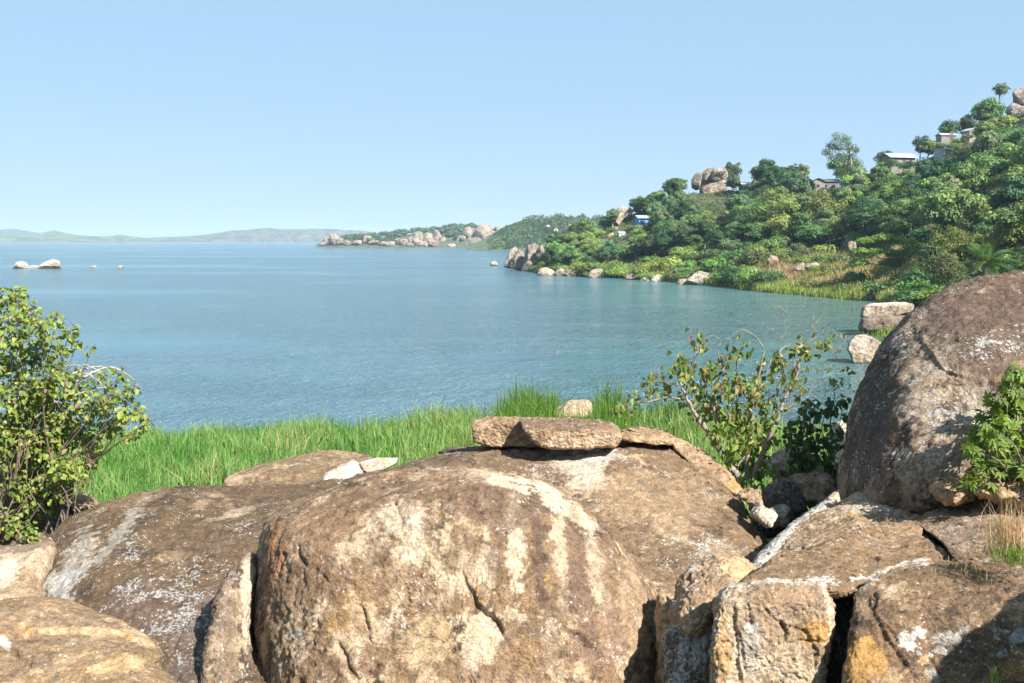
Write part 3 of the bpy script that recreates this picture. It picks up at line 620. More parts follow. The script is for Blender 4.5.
boulder("rock_slab", "broad sloping brown slab at the right edge with dry grass on it",
    [(915,521),(928,511),(950,503),(975,497),(1000,492),(1040,487),(1100,490),(1130,540),(1110,585),(1040,578),(985,570),(960,566),(948,549),(936,538),(924,530)],
    13.0, 9.8, 0.06, p=30, depth=table(9.55,[(900,600),(1120,570)],0.02), back=.4, center=(1010,535), nth=380, nr=80, amp=0.04, nscale=0.7, rough=0.010, 
    paint=patina((0.31,0.23,0.16), (0.20,0.14,0.095), bias=0.2, up=0.1, scale=0.6, lichen=0.0, dark=0.02, spots=[(960,530,50,20,-20,(0.27,0.20,0.155),0.55),(1010,500,60,8,-6,(0.21,0.145,0.095),0.6)]), cat="rock slab")
boulder("rock_slab", "broad brown slab sloping up to a crack, above the split front blocks",
    [(735,590),(748,576),(768,565),(795,553),(830,540),(868,528),(900,522),(917,521.5),(924,532),(936,544),(948,553),(956,561),(935,572),(900,580),(860,594),(800,604),(750,604)],
    12.0, 9.0, 0.06, p=26, depth=table(9.5,[(730,586),(840,588),(870,600),(960,600)],0.02), back=.4, center=(850,562), nth=440, nr=80, amp=0.04, nscale=0.8, rough=0.010,
    cracks=[([(917,519),(926,531),(938,545),(953,562)],1.8,0.12), ([(826,591),(850,589),(866,585)],1.6,0.08)],
    paint=patina((0.31,0.215,0.13), (0.195,0.13,0.078), bias=0.2, up=0.1, scale=0.6, lichen=0.0, spots=[(878,559,3,2.4,0,(0.04,0.03,0.025),0.9,0.1),(800,575,60,12,-10,(0.22,0.15,0.095),0.5),(890,540,40,14,-15,(0.31,0.22,0.14),0.5)],
        veins=[([(752,586),(775,583),(800,581),(822,580),(836,582)],2.6,WHITE,0.8), ([(850,582),(866,578),(880,574),(893,566),(905,563),(925,562)],2.2,WHITE,0.75), ([(925,562),(960,563),(1000,562)],2.0,(0.5,0.42,0.3),0.5)]), cat="rock slab")
boulder("boulder", "front block left of the deep dark crack, ochre on its right side",
    [(711,700),(712,650),(713,615),(717,597),(728,588),(750,584),(780,583),(812,582),(824,584),(829,598),(832,612),(831,632),(827,652),(823,683),(821,730),(800,790),(730,790),(710,750)],
    9.7, 8.5, 0.14, p=18, q=1.8, depth=table(9.15,[(705,606),(725,603),(760,600),(832,606)],.25,-.25), back=.8, center=(770,665), nth=420, nr=90, amp=0.05, nscale=0.45, rough=0.022, corner=2, facets=[],
    cracks=[([(782,620),(786,634),(782,645)],2.2,0.10), ([(786,643),(800,641),(822,642)],1.2,0.05), ([(762,605),(775,620),(790,633)],1.0,0.03), ([(733,610),(740,640),(744,683)],1.4,0.04), ([(745,600),(752,640)],1.2,0.03)],
    ledges=[([(775,620),(806,630),(816,650),(818,683)],0.05,14), ([(733,600),(738,640),(741,690)],0.07,14)],
    paint=patina((0.43,0.335,0.235), (0.28,0.20,0.13), bias=0.05, up=0.45, scale=0.35, lichen=0.10, dark=0.03, spots=[(815,632,14,14,0,OCHRE,0.75),(722,660,8,40,0,(0.44,0.27,0.11),0.7),(750,650,10,36,0,(0.40,0.37,0.33),0.6),(790,665,22,26,0,(0.5,0.42,0.31),0.5),(748,627,5,5,0,WHITE,0.9),(790,600,34,14,0,(0.30,0.205,0.13),0.6)],
        veins=[([(820,583),(828,600),(830,640),(824,690)],2.6,(0.60,0.50,0.36),0.8), ([(715,600),(730,588),(780,584),(824,584)],2.0,WHITE,0.5)]))
boulder("boulder", "front block right of the deep dark crack, spotted with white and orange lichen",
    [(842,720),(843,683),(846,655),(850,630),(855,612),(858,596),(866,583),(884,574),(910,568),(950,564.5),(1000,563),(1060,566),(1130,590),(1160,680),(1120,780),(950,800),(860,780)],
    10.1, 7.4, 0.22, p=12, q=1.8, depth=table(8.9,[(840,612),(870,620),(920,618),(980,612),(1060,606),(1160,606)],.10,-.5), back=.8, center=(980,665), nth=520, nr=110, amp=0.06, nscale=0.7, rough=0.016, facets=[],
    cracks=[([(880,625),(892,635),(900,646)],1.4,0.05), ([(858,600),(872,606),(876,592)],1.8,0.06), ([(930,655),(940,672),(950,690)],1.6,0.05)], ledges=[([(868,600),(886,636),(905,660),(925,690)],0.06,20)],
    paint=patina((0.36,0.26,0.165), (0.185,0.12,0.072), bias=0.18, up=0.35, scale=0.6, lichen=0.0, dark=0.14, spots=[(864,660,16,26,0,OCHRE,0.75),(880,665,14,18,0,OCHRE,0.5),(1015,665,26,16,-20,OCHRE,0.8),(925,660,6,5,0,ORANGE,0.9),(910,640,10,8,20,WHITE,0.8,1.2),(922,632,7,6,0,WHITE,0.8,0.8),(947,638,8,6,0,WHITE,0.85,0.8),(940,650,6,4,0,WHITE,0.8,0.8),(965,630,4,4,0,WHITE,0.8),(935,672,10,7,30,(0.45,0.43,0.40),0.7,1.2),(1018,637,9,7,-20,(0.60,0.62,0.62),0.9,0.7),(1000,655,6,5,0,(0.6,0.61,0.6),0.85),(993,670,5,4,0,WHITE,0.85),(950,660,50,30,10,'lichen',0.25),(1010,640,36,40,0,'lichen',0.3),(980,650,50,40,20,(0.10,0.075,0.055),0.55),(870,595,12,8,0,(0.10,0.075,0.055),0.7)],
        veins=[([(850,600),(866,582),(893,569),(920,565)],3.0,(0.55,0.53,0.49),0.7)]))
boulder("boulder", "added dark rock filling the crack between the front blocks to darken it", [(812,592),(830,586),(852,590),(866,610),(872,700),(860,780),(810,780),(800,700),(806,620)], 10.2, 9.9, 0.3, nth=120, nr=30, amp=0.05, nscale=0.4, paint=patina((0.2,0.17,0.14), DARK, bias=0.1, lichen=0.2))  # added dark filler, keeps bright ground behind from showing in the crack
# --- small rocks in the gaps
boulder("boulder", "small round tan boulder between the dome and the split front block",
    [(668,612),(674,594),(682,578),(698,566),(718,557),(736,556),(750,563),(757,574),(750,588),(728,600),(712,620),(700,640),(680,640)], 10.9, 10.0, 0.5, p=2.4, center=(710,598), nth=260, nr=60, amp=0.05, nscale=0.35, rough=0.02,
    cracks=[([(672,600),(685,588),(692,575)],1.3,0.06)], paint=patina((0.42,0.31,0.205), (0.27,0.19,0.125), bias=0.05, scale=0.35, lichen=0.1, spots=[(735,566,20,10,30,(0.54,0.38,0.22),0.85,0.3),(690,570,8,5,0,WHITE,0.4)]))
boulder("boulder", "dark lichen crusted rock deep in the gap right of the largest boulder",
    [(664,640),(672,618),(686,606),(702,606),(714,614),(718,640),(720,700),(712,760),(676,760),(664,700)], 10.3, 9.6, 0.35, p=2.4, nth=220, nr=50, amp=0.07, nscale=0.35, rough=0.02,
    paint=patina((0.33,0.27,0.21), (0.12,0.095,0.078), bias=0.15, scale=0.3, lichen=0.5, dark=0.1, spots=[(702,640,10,30,25,WHITE,0.6,0.9)]))
boulder("rock_flake", "thin tan flake standing between the largest boulder and the lichen crusted rock",
    [(655,606),(659,592),(664,590),(672,604),(682,622),(688,645),(690,690),(686,750),(664,760),(658,690)], 10.6, 9.9, 0.25, p=3, nth=200, nr=40, amp=0.04, nscale=0.35, yaw=-0.6,
    paint=patina((0.46,0.32,0.18), (0.27,0.18,0.11), bias=0.0, scale=0.35, lichen=0.0, veins=[([(662,592),(680,622),(688,660)],3,(0.58,0.46,0.31),0.8)]), cat="rock")
boulder("rock_slab", "long narrow grey slab crusted with white lichen, wedged slanting in the gap",
    [(750,568),(756,557),(770,543),(790,526),(808,512),(822,502),(834,492),(841,490),(842,500),(832,510),(815,522),(800,532),(785,548),(768,562),(757,572)], 14.0, 11.8, 0.3, p=7, center=(796,529), nth=280, nr=40, amp=0.03, nscale=0.3, corner=1,
    paint=patina((0.46,0.44,0.41), (0.22,0.20,0.19), bias=-0.12, up=-0.3, scale=0.3, lichen=0.45, spots=[(834,499,9,8,0,(0.56,0.43,0.28),0.9)]), cat="rock slab")
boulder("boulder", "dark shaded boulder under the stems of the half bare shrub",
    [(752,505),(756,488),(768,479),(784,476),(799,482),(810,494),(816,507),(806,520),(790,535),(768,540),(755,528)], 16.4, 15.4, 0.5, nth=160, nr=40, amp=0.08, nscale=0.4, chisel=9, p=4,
    paint=patina((0.14,0.12,0.105), (0.055,0.047,0.042), bias=0.1, lichen=0.15))  # shade under the shrub is put into the near-black rock colour
for lab, out, Y, T, bs in [
    ("tan wedge of rock on the end of the dome below the shrub", [(738,492),(748,489),(758,493),(766,502),(762,511),(750,504),(740,498)], 15.4, 0.25, (0.43,0.31,0.20)),
    ("white faced broken stone standing in the gap below the shrub", [(752,508),(760,500),(768,506),(777,512),(778,524),(774,536),(766,528),(756,516)], 14.7, 0.22, (0.55,0.49,0.40)),
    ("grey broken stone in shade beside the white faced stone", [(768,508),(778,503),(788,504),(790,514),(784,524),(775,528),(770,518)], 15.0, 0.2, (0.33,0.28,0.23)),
    ("tan boulder in shade behind the dark leafy shrub", [(785,482),(800,472),(820,470),(834,478),(838,494),(820,508),(800,506),(790,498)], 17.4, 0.45, (0.45,0.33,0.22)),
    ("pale rock behind the trunk of the half bare shrub", [(764,462),(775,448),(792,444),(808,450),(812,468),(795,482),(772,480)], 20.5, 0.5, (0.43,0.34,0.26)),
    ("cream rock at the water behind the dark leafy shrub", [(826,438),(832,424),(844,420),(856,428),(858,450),(846,462),(830,458)], 33.0, 0.9, (0.52,0.44,0.35)),
    ("tan rock low beside the foot of the huge dark boulder", [(812,478),(826,466),(842,462),(854,474),(850,494),(830,500),(816,492)], 19.0, 0.4, (0.42,0.31,0.22))]:
    boulder("rock", lab, out, Y + 0.3, Y - 0.2, T, p=6, chisel=12, nth=130, nr=30, amp=0.07, nscale=0.35, corner=1, paint=patina(bs, tuple(np.array(bs) * 0.6), bias=-0.1, scale=0.3, lichen=0.08), cat="rock")
# a boulder beside the camera, whose shadow falls over the front blocks on the right
o = boulder("boulder", "boulder beside the viewer, out of view on the right", [(1425,535),(1450,410),(1530,310),(1650,300),(1760,400),(1780,540),(1690,680),(1510,680)], 6.9, 5.9, 1.2, nth=120, nr=30, amp=0.08, nscale=0.8)

# --- boulders standing in the shallows on the right
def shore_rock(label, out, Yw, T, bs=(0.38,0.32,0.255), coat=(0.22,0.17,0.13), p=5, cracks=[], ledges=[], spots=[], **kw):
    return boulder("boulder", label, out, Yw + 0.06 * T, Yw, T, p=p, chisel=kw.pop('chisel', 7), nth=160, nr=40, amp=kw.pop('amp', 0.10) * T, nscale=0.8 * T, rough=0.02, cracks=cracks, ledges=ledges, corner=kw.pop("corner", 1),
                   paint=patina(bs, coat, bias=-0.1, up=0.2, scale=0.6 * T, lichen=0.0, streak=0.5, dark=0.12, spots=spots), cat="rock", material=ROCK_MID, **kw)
shore_rock("rounded pale grey rock standing alone in the shallows left of the huge dark boulder", [(847,349),(850,340),(856,334.5),(866,334.5),(876,339),(886,345),(888,355),(882,366),(866,367),(852,366),(851,356)], 73, 1.1, amp=.05, chisel=3,
    spots=[(868,364,26,3,0,DARK,0.85,0.2),(860,345,12,10,0,(0.55,0.50,0.44),0.6),(870,352,14,8,20,(0.47,0.37,0.28),0.5)])
shore_rock("long flat topped pale block lying on another block at the water", [(860,317),(862,307),(868,304),(885,302.5),(903,302),(914,304),(914,312),(900,316),(884,318),(868,319)], 96.8, 0.8, (0.36,0.295,0.23), (0.23,0.18,0.135), p=14, amp=.05, chisel=0, spots=[(885,304,26,2.5,0,(0.56,0.52,0.46),0.7),(868,313,4,6,0,(0.60,0.55,0.48),0.6)])
shore_rock("brown lower block in the water carrying the long flat topped block", [(858,328),(861,318),(872,317),(890,315),(906,316),(920,313),(932,318),(925,330),(905,335),(886,334),(862,332)], 94.3, 1.4, bs=(0.21,0.165,0.13), coat=(0.12,0.09,0.07), p=6, amp=.05, chisel=0, cracks=[([(884,318),(882,334)],0.8,0.3)], spots=[(885,332,30,2.5,0,DARK,0.8,0.2)])
for lab, out, Y, T, bs in [
    ("tan rounded rock at the far corner of the cove", [(866,297),(870,291),(878,289),(886,292),(888,298),(880,302),(868,301)], 150, 1.0, (0.48,0.38,0.28)),
    ("brown rock behind the tan rounded rock at the corner of the cove", [(872,290),(876,280),(884,277),(894,281),(901,287),(898,294),(884,294)], 158, 1.3, (0.38,0.29,0.22)),
    ("thin flat rock awash at the reeds of the cove", [(832,298),(838,295),(846,295),(850,297.5),(845,299.5),(835,299.5)], 157, 0.8, (0.52,0.45,0.36)),
    ("white grey angular shore rock, widest of the rocks along the reeds", [(684,283),(690,276),(698,270),(708,270),(716,275),(720,281),(716,286),(700,286.5),(688,286)], 202, 1.8, (0.54,0.48,0.41)),
    ("small rock just left of the widest shore rock", [(676,284),(679,279),(685,277),(689,281),(688,286),(680,286)], 204, 0.8, (0.50,0.43,0.35)),
    ("upright brown rock at the water among reeds", [(734,288),(736,280),(741,276),(747,278),(748,286),(745,290),(737,290)], 184, 1.0, (0.46,0.37,0.29)),
    ("low stone beside the upright brown rock", [(744,290),(748,285),(753,284),(757,287),(756,291),(748,291.5)], 183, 0.7, (0.48,0.41,0.33)),
    ("flat shelf stone at the water beside the dry reeds", [(752,291.5),(760,288.5),(768,289.5),(772,292),(764,293),(754,293)], 178, 0.7, (0.46,0.39,0.31)),
    ("white shore boulder under the bright shrubs", [(650,281),(653,276),(659,274),(664,278),(664,283),(655,283.5)], 219, 0.9, (0.56,0.50,0.43)),
    ("small white stone at the water under the bright shrubs", [(640,280),(644,277),(649,278),(651,281),(645,282)], 222, 0.6, (0.56,0.51,0.44)),
    ("dark rock under an overhang of shrubs at the waterline", [(624,279),(627,274),(634,272),(641,275),(641,280),(632,281)], 228, 1.0, (0.34,0.28,0.23)),
    ("row of shore rock with a white face below the shrubs", [(587,277),(590,271),(598,268),(606,270),(608,277),(600,279.5),(590,279.5)], 240, 1.3, (0.50,0.43,0.36)),
    ("broad pale pink rock at the waterline of the point", [(537,274),(540,269),(547,267),(554,269),(557,274),(552,277.5),(540,277.5)], 256, 1.4, (0.55,0.45,0.37)),
    ("pale pink rock in the middle of the three at the waterline of the point", [(554,275),(557,269.5),(562,268),(566,271),(566,276),(560,278)], 254, 0.9, (0.54,0.44,0.36)),
    ("brown cube like rock at the waterline of the point", [(564,276.5),(565,270),(571,268),(576,271),(577,277),(570,279)], 252, 1.0, (0.36,0.29,0.24)),
    ("tallest slanting sliver of grey rock rising from the water at the tip", [(503.5,267.5),(506,260),(510,251),(515,246.5),(517.5,249),(517,258),(514,268),(508,269)], 300, 1.5, (0.50,0.43,0.36)),
    ("dark leaning shield of rock against the slanting sliver at the tip", [(509,269),(512,260),(516,252),(520,248),(525,255),(527,264),(525,270),(516,270.5)], 297, 1.6, (0.36,0.29,0.25)),
    ("upright brown rock pillar behind the leaning shield at the tip", [(524,262),(524,252),(528,245),(535,243.5),(540,248),(540,258),(534,266),(527,268)], 292, 1.8, (0.40,0.33,0.28)),
    ("round topped boulder right of the brown pillar at the tip", [(535,256),(537,247),(543,243.5),(549,246),(551,251),(548,257),(540,259)], 288, 1.6, (0.47,0.39,0.32)),
    ("low dark rock at the foot of the brown pillar", [(521,270),(524,264),(530,260),(535,263),(535,270),(528,272)], 290, 1.2, (0.30,0.25,0.21)),
    ("lone pale rock in the water off the tip", [(490,265),(491,262),(495,261),(498,263),(498,265.5),(494,266)], 352, 0.9, (0.50,0.46,0.40))]:
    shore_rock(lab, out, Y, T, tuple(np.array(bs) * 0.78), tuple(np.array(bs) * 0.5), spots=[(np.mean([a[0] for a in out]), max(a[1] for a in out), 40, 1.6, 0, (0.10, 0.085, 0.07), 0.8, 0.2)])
# --- rocks out in the lake on the left
shore_rock("round white rock out in the open lake at the far left", [(12,268.5),(14.5,265.5),(17,262),(21,261),(26,262.5),(28.5,266),(28,268.8),(20,269.5)], 318, 1.6, (0.62,0.56,0.48), (0.46,0.38,0.31))
shore_rock("long low white ledge joining the two rocks out in the lake", [(26,268.5),(28,266),(34,265.4),(40,266),(41,268.8),(33,269.2)], 319, 0.9, (0.60,0.55,0.48), (0.46,0.4,0.34))
shore_rock("wedge shaped white rock out in the lake, rising to a stub at its right end", [(37.5,268.5),(39,265.5),(45,262),(52,259.5),(55,259),(56,256.8),(59,256.6),(60,259),(62.5,262),(64,266),(63.5,269),(50,269.3)], 317, 1.6, (0.62,0.55,0.48), (0.42,0.33,0.27), spots=[(57,266,8,4,0,(0.34,0.26,0.21),0.8,0.3)])
shore_rock("tiny pale rock awash in the lake, nearer the wedge shaped white rock", [(90,267.5),(92.5,265.8),(95.5,265.6),(97,267.3),(94,268.2)], 325, 0.6, (0.60,0.53,0.45))
shore_rock("tiny pale rock awash in the lake, farther from the wedge shaped white rock", [(116,267.4),(119,265.4),(122,265.6),(124.5,267.4),(120,268.2)], 325, 0.6, (0.60,0.53,0.45))
shore_rock("tiny dark stone awash in the cove before the reeds", [(812,300),(815,298.7),(819,298.8),(821,300),(816,300.8)], 150, 0.4, (0.12,0.10,0.09), (0.07,0.06,0.05))

# ------------------------------------------------------------------ foliage builders
RS = np.random.RandomState(11)
def rand_dir(n, rs=None):
    v = (rs or RS).normal(size=(n, 3)); return norm(v)
def leaf_quads(pos, nrm, size, col, aspect=0.62, rs=None, axis=None):
    """rhombic leaves / leaf sprays: pos (n,3), facing nrm, length size; folded slightly along the midrib."""
    rs = rs or RS; n = len(pos); nrm = norm(nrm)
    a = axis if axis is not None else rand_dir(n, rs)
    a = norm(a - nrm * (a * nrm).sum(1, keepdims=True)); b = np.cross(nrm, a)
    size = np.broadcast_to(np.asarray(size, float), (n,))[:, None]
    v = np.stack([pos - a * size * 0.5, pos + b * size * aspect * 0.5 + nrm * size * 0.08 - a * size * 0.06, pos + a * size * 0.5, pos - b * size * aspect * 0.5 + nrm * size * 0.08 - a * size * 0.06], 1).reshape(-1, 3)
    f = np.arange(4 * n).reshape(n, 4)
    return v, f, np.repeat(np.broadcast_to(col, (n, 3)), 4, 0)
def broad_leaves(pos, axis, nrm, size, col, width=0.75, fold=0.12, droop=0.15):
    """larger leaves seen close: heart shaped blades with a folded midrib and a drooping tip (7 corners)."""
    n = len(pos); a = norm(axis); nrm = norm(nrm - a * (nrm * a).sum(1, keepdims=True)); b = np.cross(nrm, a)
    s = np.broadcast_to(np.asarray(size, float), (n,))[:, None]
    def at(t, w, h): return pos + a * s * t + b * s * w * width + nrm * s * h
    v = np.stack([at(0, 0, 0), at(0.22, 0.5, fold), at(0.62, 0.42, fold - droop * .4), at(1.0, 0, -droop), at(0.62, -0.42, fold - droop * .4), at(0.22, -0.5, fold), at(0.5, 0, -droop * .3)], 1).reshape(-1, 3)
    k = np.arange(n)[:, None] * 7
    f = np.concatenate([k + [0, 6, 2, 1], k + [6, 3, 3, 2]], 0)
    q = np.concatenate([k + [0, 6, 2, 1], k + [0, 5, 4, 6]], 0); t = np.concatenate([k + [6, 3, 2], k + [6, 4, 3]], 0)
    return v, q, t, np.repeat(np.broadcast_to(col, (n, 3)), 7, 0)

def crown_geo(seed, w, h, nclump, per, leaf, base, lo=0.3, flat=1.0, var=0.28, yellow=0.07, gaps=0.0, clump=0.36, z0=None):
    """leaf sprays on the shells of many clumps spread through an uneven crown w wide and h tall."""
    rs = np.random.RandomState(seed)
    vs, fs, cs = [], [], []; n = 0; centers = []
    z0 = h * lo if z0 is None else z0; hc = (h - z0)
    for k in range(nclump):
        d = rand_dir(1, rs)[0]; d[2] = d[2] * 0.9 + 0.12; r = rs.uniform(0.35, 1.0) ** 0.6
        rad = clump * w * rs.uniform(0.45, 1.0) * (1.15 - 0.5 * r)
        wid = 0.5 * w - rad * 0.7
        c = np.array([d[0] * r * wid, d[1] * r * wid, z0 + hc * 0.5 + d[2] * r * (hc * 0.5 - rad * 0.6)])
        c[:2] += rs.normal(size=2) * 0.04 * w
        m = int(per * (rad / (clump * w * 0.7)) ** 2) + 6
        u = rand_dir(m, rs); u[:, 2] = np.where(u[:, 2] < -0.35, -u[:, 2] * 0.6, u[:, 2])
        rr = rad * rs.uniform(0.62, 1.06, m)[:, None]
        p = c + u * rr * [1, 1, 0.78 * flat]
        nr = norm(u * 1.2 + rs.normal(size=(m, 3)) * 0.38 + [0, 0, 0.3])
        tone = 1 + rs.uniform(-var, var)
        cc = np.asarray(base) * tone * rs.uniform(0.75, 1.25, (m, 1))
        cc = mix(cc, np.array([0.20, 0.22, 0.045]), rs.uniform(0, 1, m) ** 4 * yellow * 2)
        v, f, c3 = leaf_quads(p, nr, leaf * rs.uniform(0.6, 1.3, m), cc, 0.7, rs)
        vs.append(v); fs.append(f + n); cs.append(c3); n += len(v); centers.append(c)
    return np.concatenate(vs), np.concatenate(fs), np.concatenate(cs), centers
def trunk_geo(centers, w, h, seed, r0, lo, limbs=7):
    rs = np.random.RandomState(seed + 99); g = Geo()
    top = np.array([rs.normal() * 0.05 * w, rs.normal() * 0.05 * w, h * (lo + 0.35 * (1 - lo))])
    pts = np.array([[0, 0, -1.2], [0, 0, 0], top * [0.4, 0.6, 0.5], top]); g.tube(pts, [r0 * 1.35, r0 * 1.15, r0 * 0.9, r0 * 0.55], 7)
    for c in [centers[i] for i in rs.permutation(len(centers))[:limbs]]:
        s = top * rs.uniform(0.5, 1.0); mid = (s + c) / 2 + rs.normal(size=3) * 0.04 * w
        g.tube(np.array([s, mid, c]), [r0 * 0.5, r0 * 0.3, r0 * 0.1], 5)
    return g
GREENS = {k: tuple(np.array(v) * 1.95) for k, v in {'dark': (0.026, 0.054, 0.018), 'mid': (0.056, 0.094, 0.028), 'light': (0.090, 0.134, 0.042), 'yellow': (0.120, 0.158, 0.040), 'olive': (0.078, 0.104, 0.046), 'blue': (0.045, 0.080, 0.038), 'bright': (0.090, 0.140, 0.030), 'dry': (0.22, 0.165, 0.075)}.items()}
PROTO = {}
def tree_proto(key, name, seed, w, h, tone, lo=0.25, nclump=26, per=70, leaf=0.42, trunk=True, bark=None, **kw):
    v, f, c, cen = crown_geo(seed, w, h, nclump, per, leaf, GREENS[tone] if isinstance(tone, str) else tone, lo, **kw)
    cm = make_mesh(name + "_crown", v, [f], LEAF, c, smooth=False)
    bark = bark or (BARK_GREY if seed % 2 else BARK)
    tm = trunk_geo(cen, w, h, seed, 0.022 * h + 0.03, lo).mesh(name + "_trunk", bark or BARK)
    PROTO[key] = (name, cm, tm, w, h)
def place_tree(key, loc, scale=1.0, rz=None, label=None, cat="tree", group=None, name=None, sz=None):
    nm, cm, tm, w, h = PROTO[key]
    r = empty(name or nm, loc, RS.uniform(0, 6.28) if rz is None else rz, scale)
    if sz: r.scale = (scale * sz[0], scale * sz[0], scale * sz[1])
    tag(r, label, cat, group, "thing")
    link("trunk", tm, r); link("crown", cm, r)
    return r
for k, (tone, w, h, lo, nc) in enumerate([('dark', 7.6, 6.2, 0.2, 30), ('dark', 5.2, 8.0, 0.22, 26), ('mid', 8.4, 5.8, 0.3, 32), ('mid', 6.0, 6.0, 0.15, 24), ('light', 6.8, 6.6, 0.3, 17), ('olive', 5.2, 7.2, 0.6, 18), ('blue', 6.8, 7.2, 0.25, 28), ('yellow', 6.6, 5.4, 0.5, 18)]):
    tree_proto(('hill', k), "tree", 40 + k, w, h, tone, lo * .4, nc + 8, 260, 0.40, clump=.31)
for k, (tone, w, h) in enumerate([('bright', 4.4, 2.8), ('yellow', 4.6, 2.6), ('mid', 4.2, 2.9), ('light', 4.8, 2.7), ('olive', 4.2, 2.4), ('dark', 4.0, 2.8)]):
    tree_proto(('shrub', k), "shrub", 70 + k, w, h, tone, 0.0, 18, 80, 0.34, clump=0.42)

def ground_at(px, Y):
    z = float(ground_z(px, Y)); return np.array([(px - W / 2) / FPX / CP * Y, Y, z])
def hill_s(px, s):
    ys, yc = np.interp(px, HC, H_SHORE), np.interp(px, HC, H_CREST); return ground_at(px, ys + s * (yc - ys))

# --- wood on the hillside: each tree by itself
taken = []
def free(p, r):
    for q, rq in taken:
        if (p[0] - q[0]) ** 2 + (p[1] - q[1]) ** 2 < (0.50 * (r + rq)) ** 2: return False
    return True
CLEAR = [(708, 184, 21), (709, 202, 14), (642, 222, 9), (614, 236, 12), (822, 186, 14), (897, 158, 15), (968, 134, 10), (944, 143, 9), (862, 174, 4), (893, 252, 30), (983, 250, 22), (1016, 108, 10), (721, 218, 8), (745, 185, 5), (627, 212, 7)]
def hides(p, w, h):
    """would a tree here stand in front of a house or an outcrop?"""
    a, b = to_px(p[0], p[1], p[2]); s = FPX / p[1]
    for cx, cy_, r in CLEAR:
        if abs(a - cx) < r + 0.22 * w * s and b - h * s < cy_ + r * 0.45 and b > cy_ - 2: return True
    return False
KINDS = {0: "dense dark green tree in the wood on the hillside across the cove", 1: "tall dark green tree in the wood on the hillside across the cove", 2: "bushy mid green tree in the wood on the hillside across the cove", 3: "round mid green tree in the wood on the hillside across the cove",
         4: "light green feathery tree in the wood on the hillside across the cove", 5: "olive green tree in the wood on the hillside across the cove", 6: "bluish green tree in the wood on the hillside across the cove", 7: "yellowish green tree in the wood on the hillside across the cove"}
nt_ = 0; tries = 0
while nt_ < 262 and tries < 16000:
    tries += 1
    px = RS.uniform(548, 1075) if RS.rand() < .4 else RS.uniform(552, 850); s = RS.uniform(0.0, 1.05) 
    lowest = np.interp(px, [540, 620, 700, 760, 830, 900, 1075], [0.10, 0.22, 0.30, 0.34, 0.36, 0.22, 0.10])
    if s < lowest: continue
    p = hill_s(px, s); n1 = float(fbm(np.array([[p[0], p[1], 0]]), 28, 3, 4)[0]); n2 = float(fbm(np.array([[p[0], p[1], 7]]), 45, 3, 9)[0])
    sc = RS.uniform(0.75, 1.25) * (0.70 + 0.38 * sst(560, 760, px))
    k = 4 if n2 > 0.22 else (RS.choice([0, 1, 6, 0]) if n1 < -0.06 else RS.choice([2, 3, 4, 5, 7, 2]))
    if RS.rand() < 0.2: k = RS.randint(0, 8)
    w, h = PROTO[('hill', k)][3] * sc, PROTO[('hill', k)][4] * sc
    if not free(p, w / 2) or hides(p, w, h): continue
    taken.append((p, w / 2)); nt_ += 1
    place_tree(('hill', k), p, sc, label=KINDS[k], group="trees in the wood on the hillside", sz=(1.0, RS.uniform(0.85, 1.2)))
# --- shrubs along the shore and between the trees
SK = {0: "bright green shrub on the slope above the far shore of the cove", 1: "yellow green shrub on the slope above the far shore of the cove", 2: "mid green shrub on the slope above the far shore of the cove", 3: "pale green shrub on the slope above the far shore of the cove", 4: "olive shrub on the slope above the far shore of the cove", 5: "dark green shrub on the slope above the far shore of the cove"}
ns_ = 0; tries = 0; taken_s = []
while ns_ < 290 and tries < 14000:
    tries += 1
    px = RS.uniform(522, 1050) if RS.rand() < .4 else RS.uniform(530, 780); top = np.interp(px, [520, 620, 700, 760, 830, 900, 1050], [1.0, 0.85, 0.7, 0.42, 0.40, 0.6, 0.6])
    s = RS.uniform(0.0, 1.0) ** 1.5 * top
    if 755 < px < 905 and s < 0.20 and RS.rand() < 0.85: continue
    if px < 560: s = RS.uniform(0.05, 0.98)
    p = hill_s(px, s); sc = RS.uniform(0.7, 1.3) * (1.05 + 0.1 * sst(560, 760, px)) * (0.6 if px < 560 else 1)
    n1 = float(fbm(np.array([[p[0], p[1], 0]]), 20, 3, 14)[0])
    k = RS.choice([1, 0, 1, 3]) if (n1 > -0.02 and px < 720 and s < 0.5) else RS.choice([0, 2, 3, 4, 5])
    w, h = PROTO[('shrub', k)][3] * sc, PROTO[('shrub', k)][4] * sc
    if any((p[0] - q[0]) ** 2 + (p[1] - q[1]) ** 2 < (0.40 * (w / 2 + rq)) ** 2 for q, rq in taken_s) or not free(p, w * 0.12) or hides(p, w, h): continue
    taken_s.append((p, w / 2)); ns_ += 1
    place_tree(('shrub', k), p - [0, 0, 0.25], sc, label=SK[k], cat="shrub", group="shrubs on the slope above the cove", sz=(1.0, RS.uniform(0.7, 1.25)))

# --- trees one can tell apart
def crest(px, back=0.0): 
    Y = float(np.interp(px, HC, H_CREST)) + back; return ground_at(px, Y)
def at_row(px, row, h, Y):
    """foot point for a tree h tall whose top shows at this row"""
    p = P(px, row, Y); p[2] -= h; return p
def special(key, label, px, top, Y, h, w=None, cat="tree", **kw):
    nm, cm, tm, pw, ph = PROTO[key]; p = at_row(px, top, h, Y)
    g = ground_at(px, Y)[2]
    if p[2] > g + 0.5: p[2] -= 0.0
    return place_tree(key, p, 1.0, label=label, cat=cat, sz=((w or h * pw / ph) / pw, h / ph), **kw)
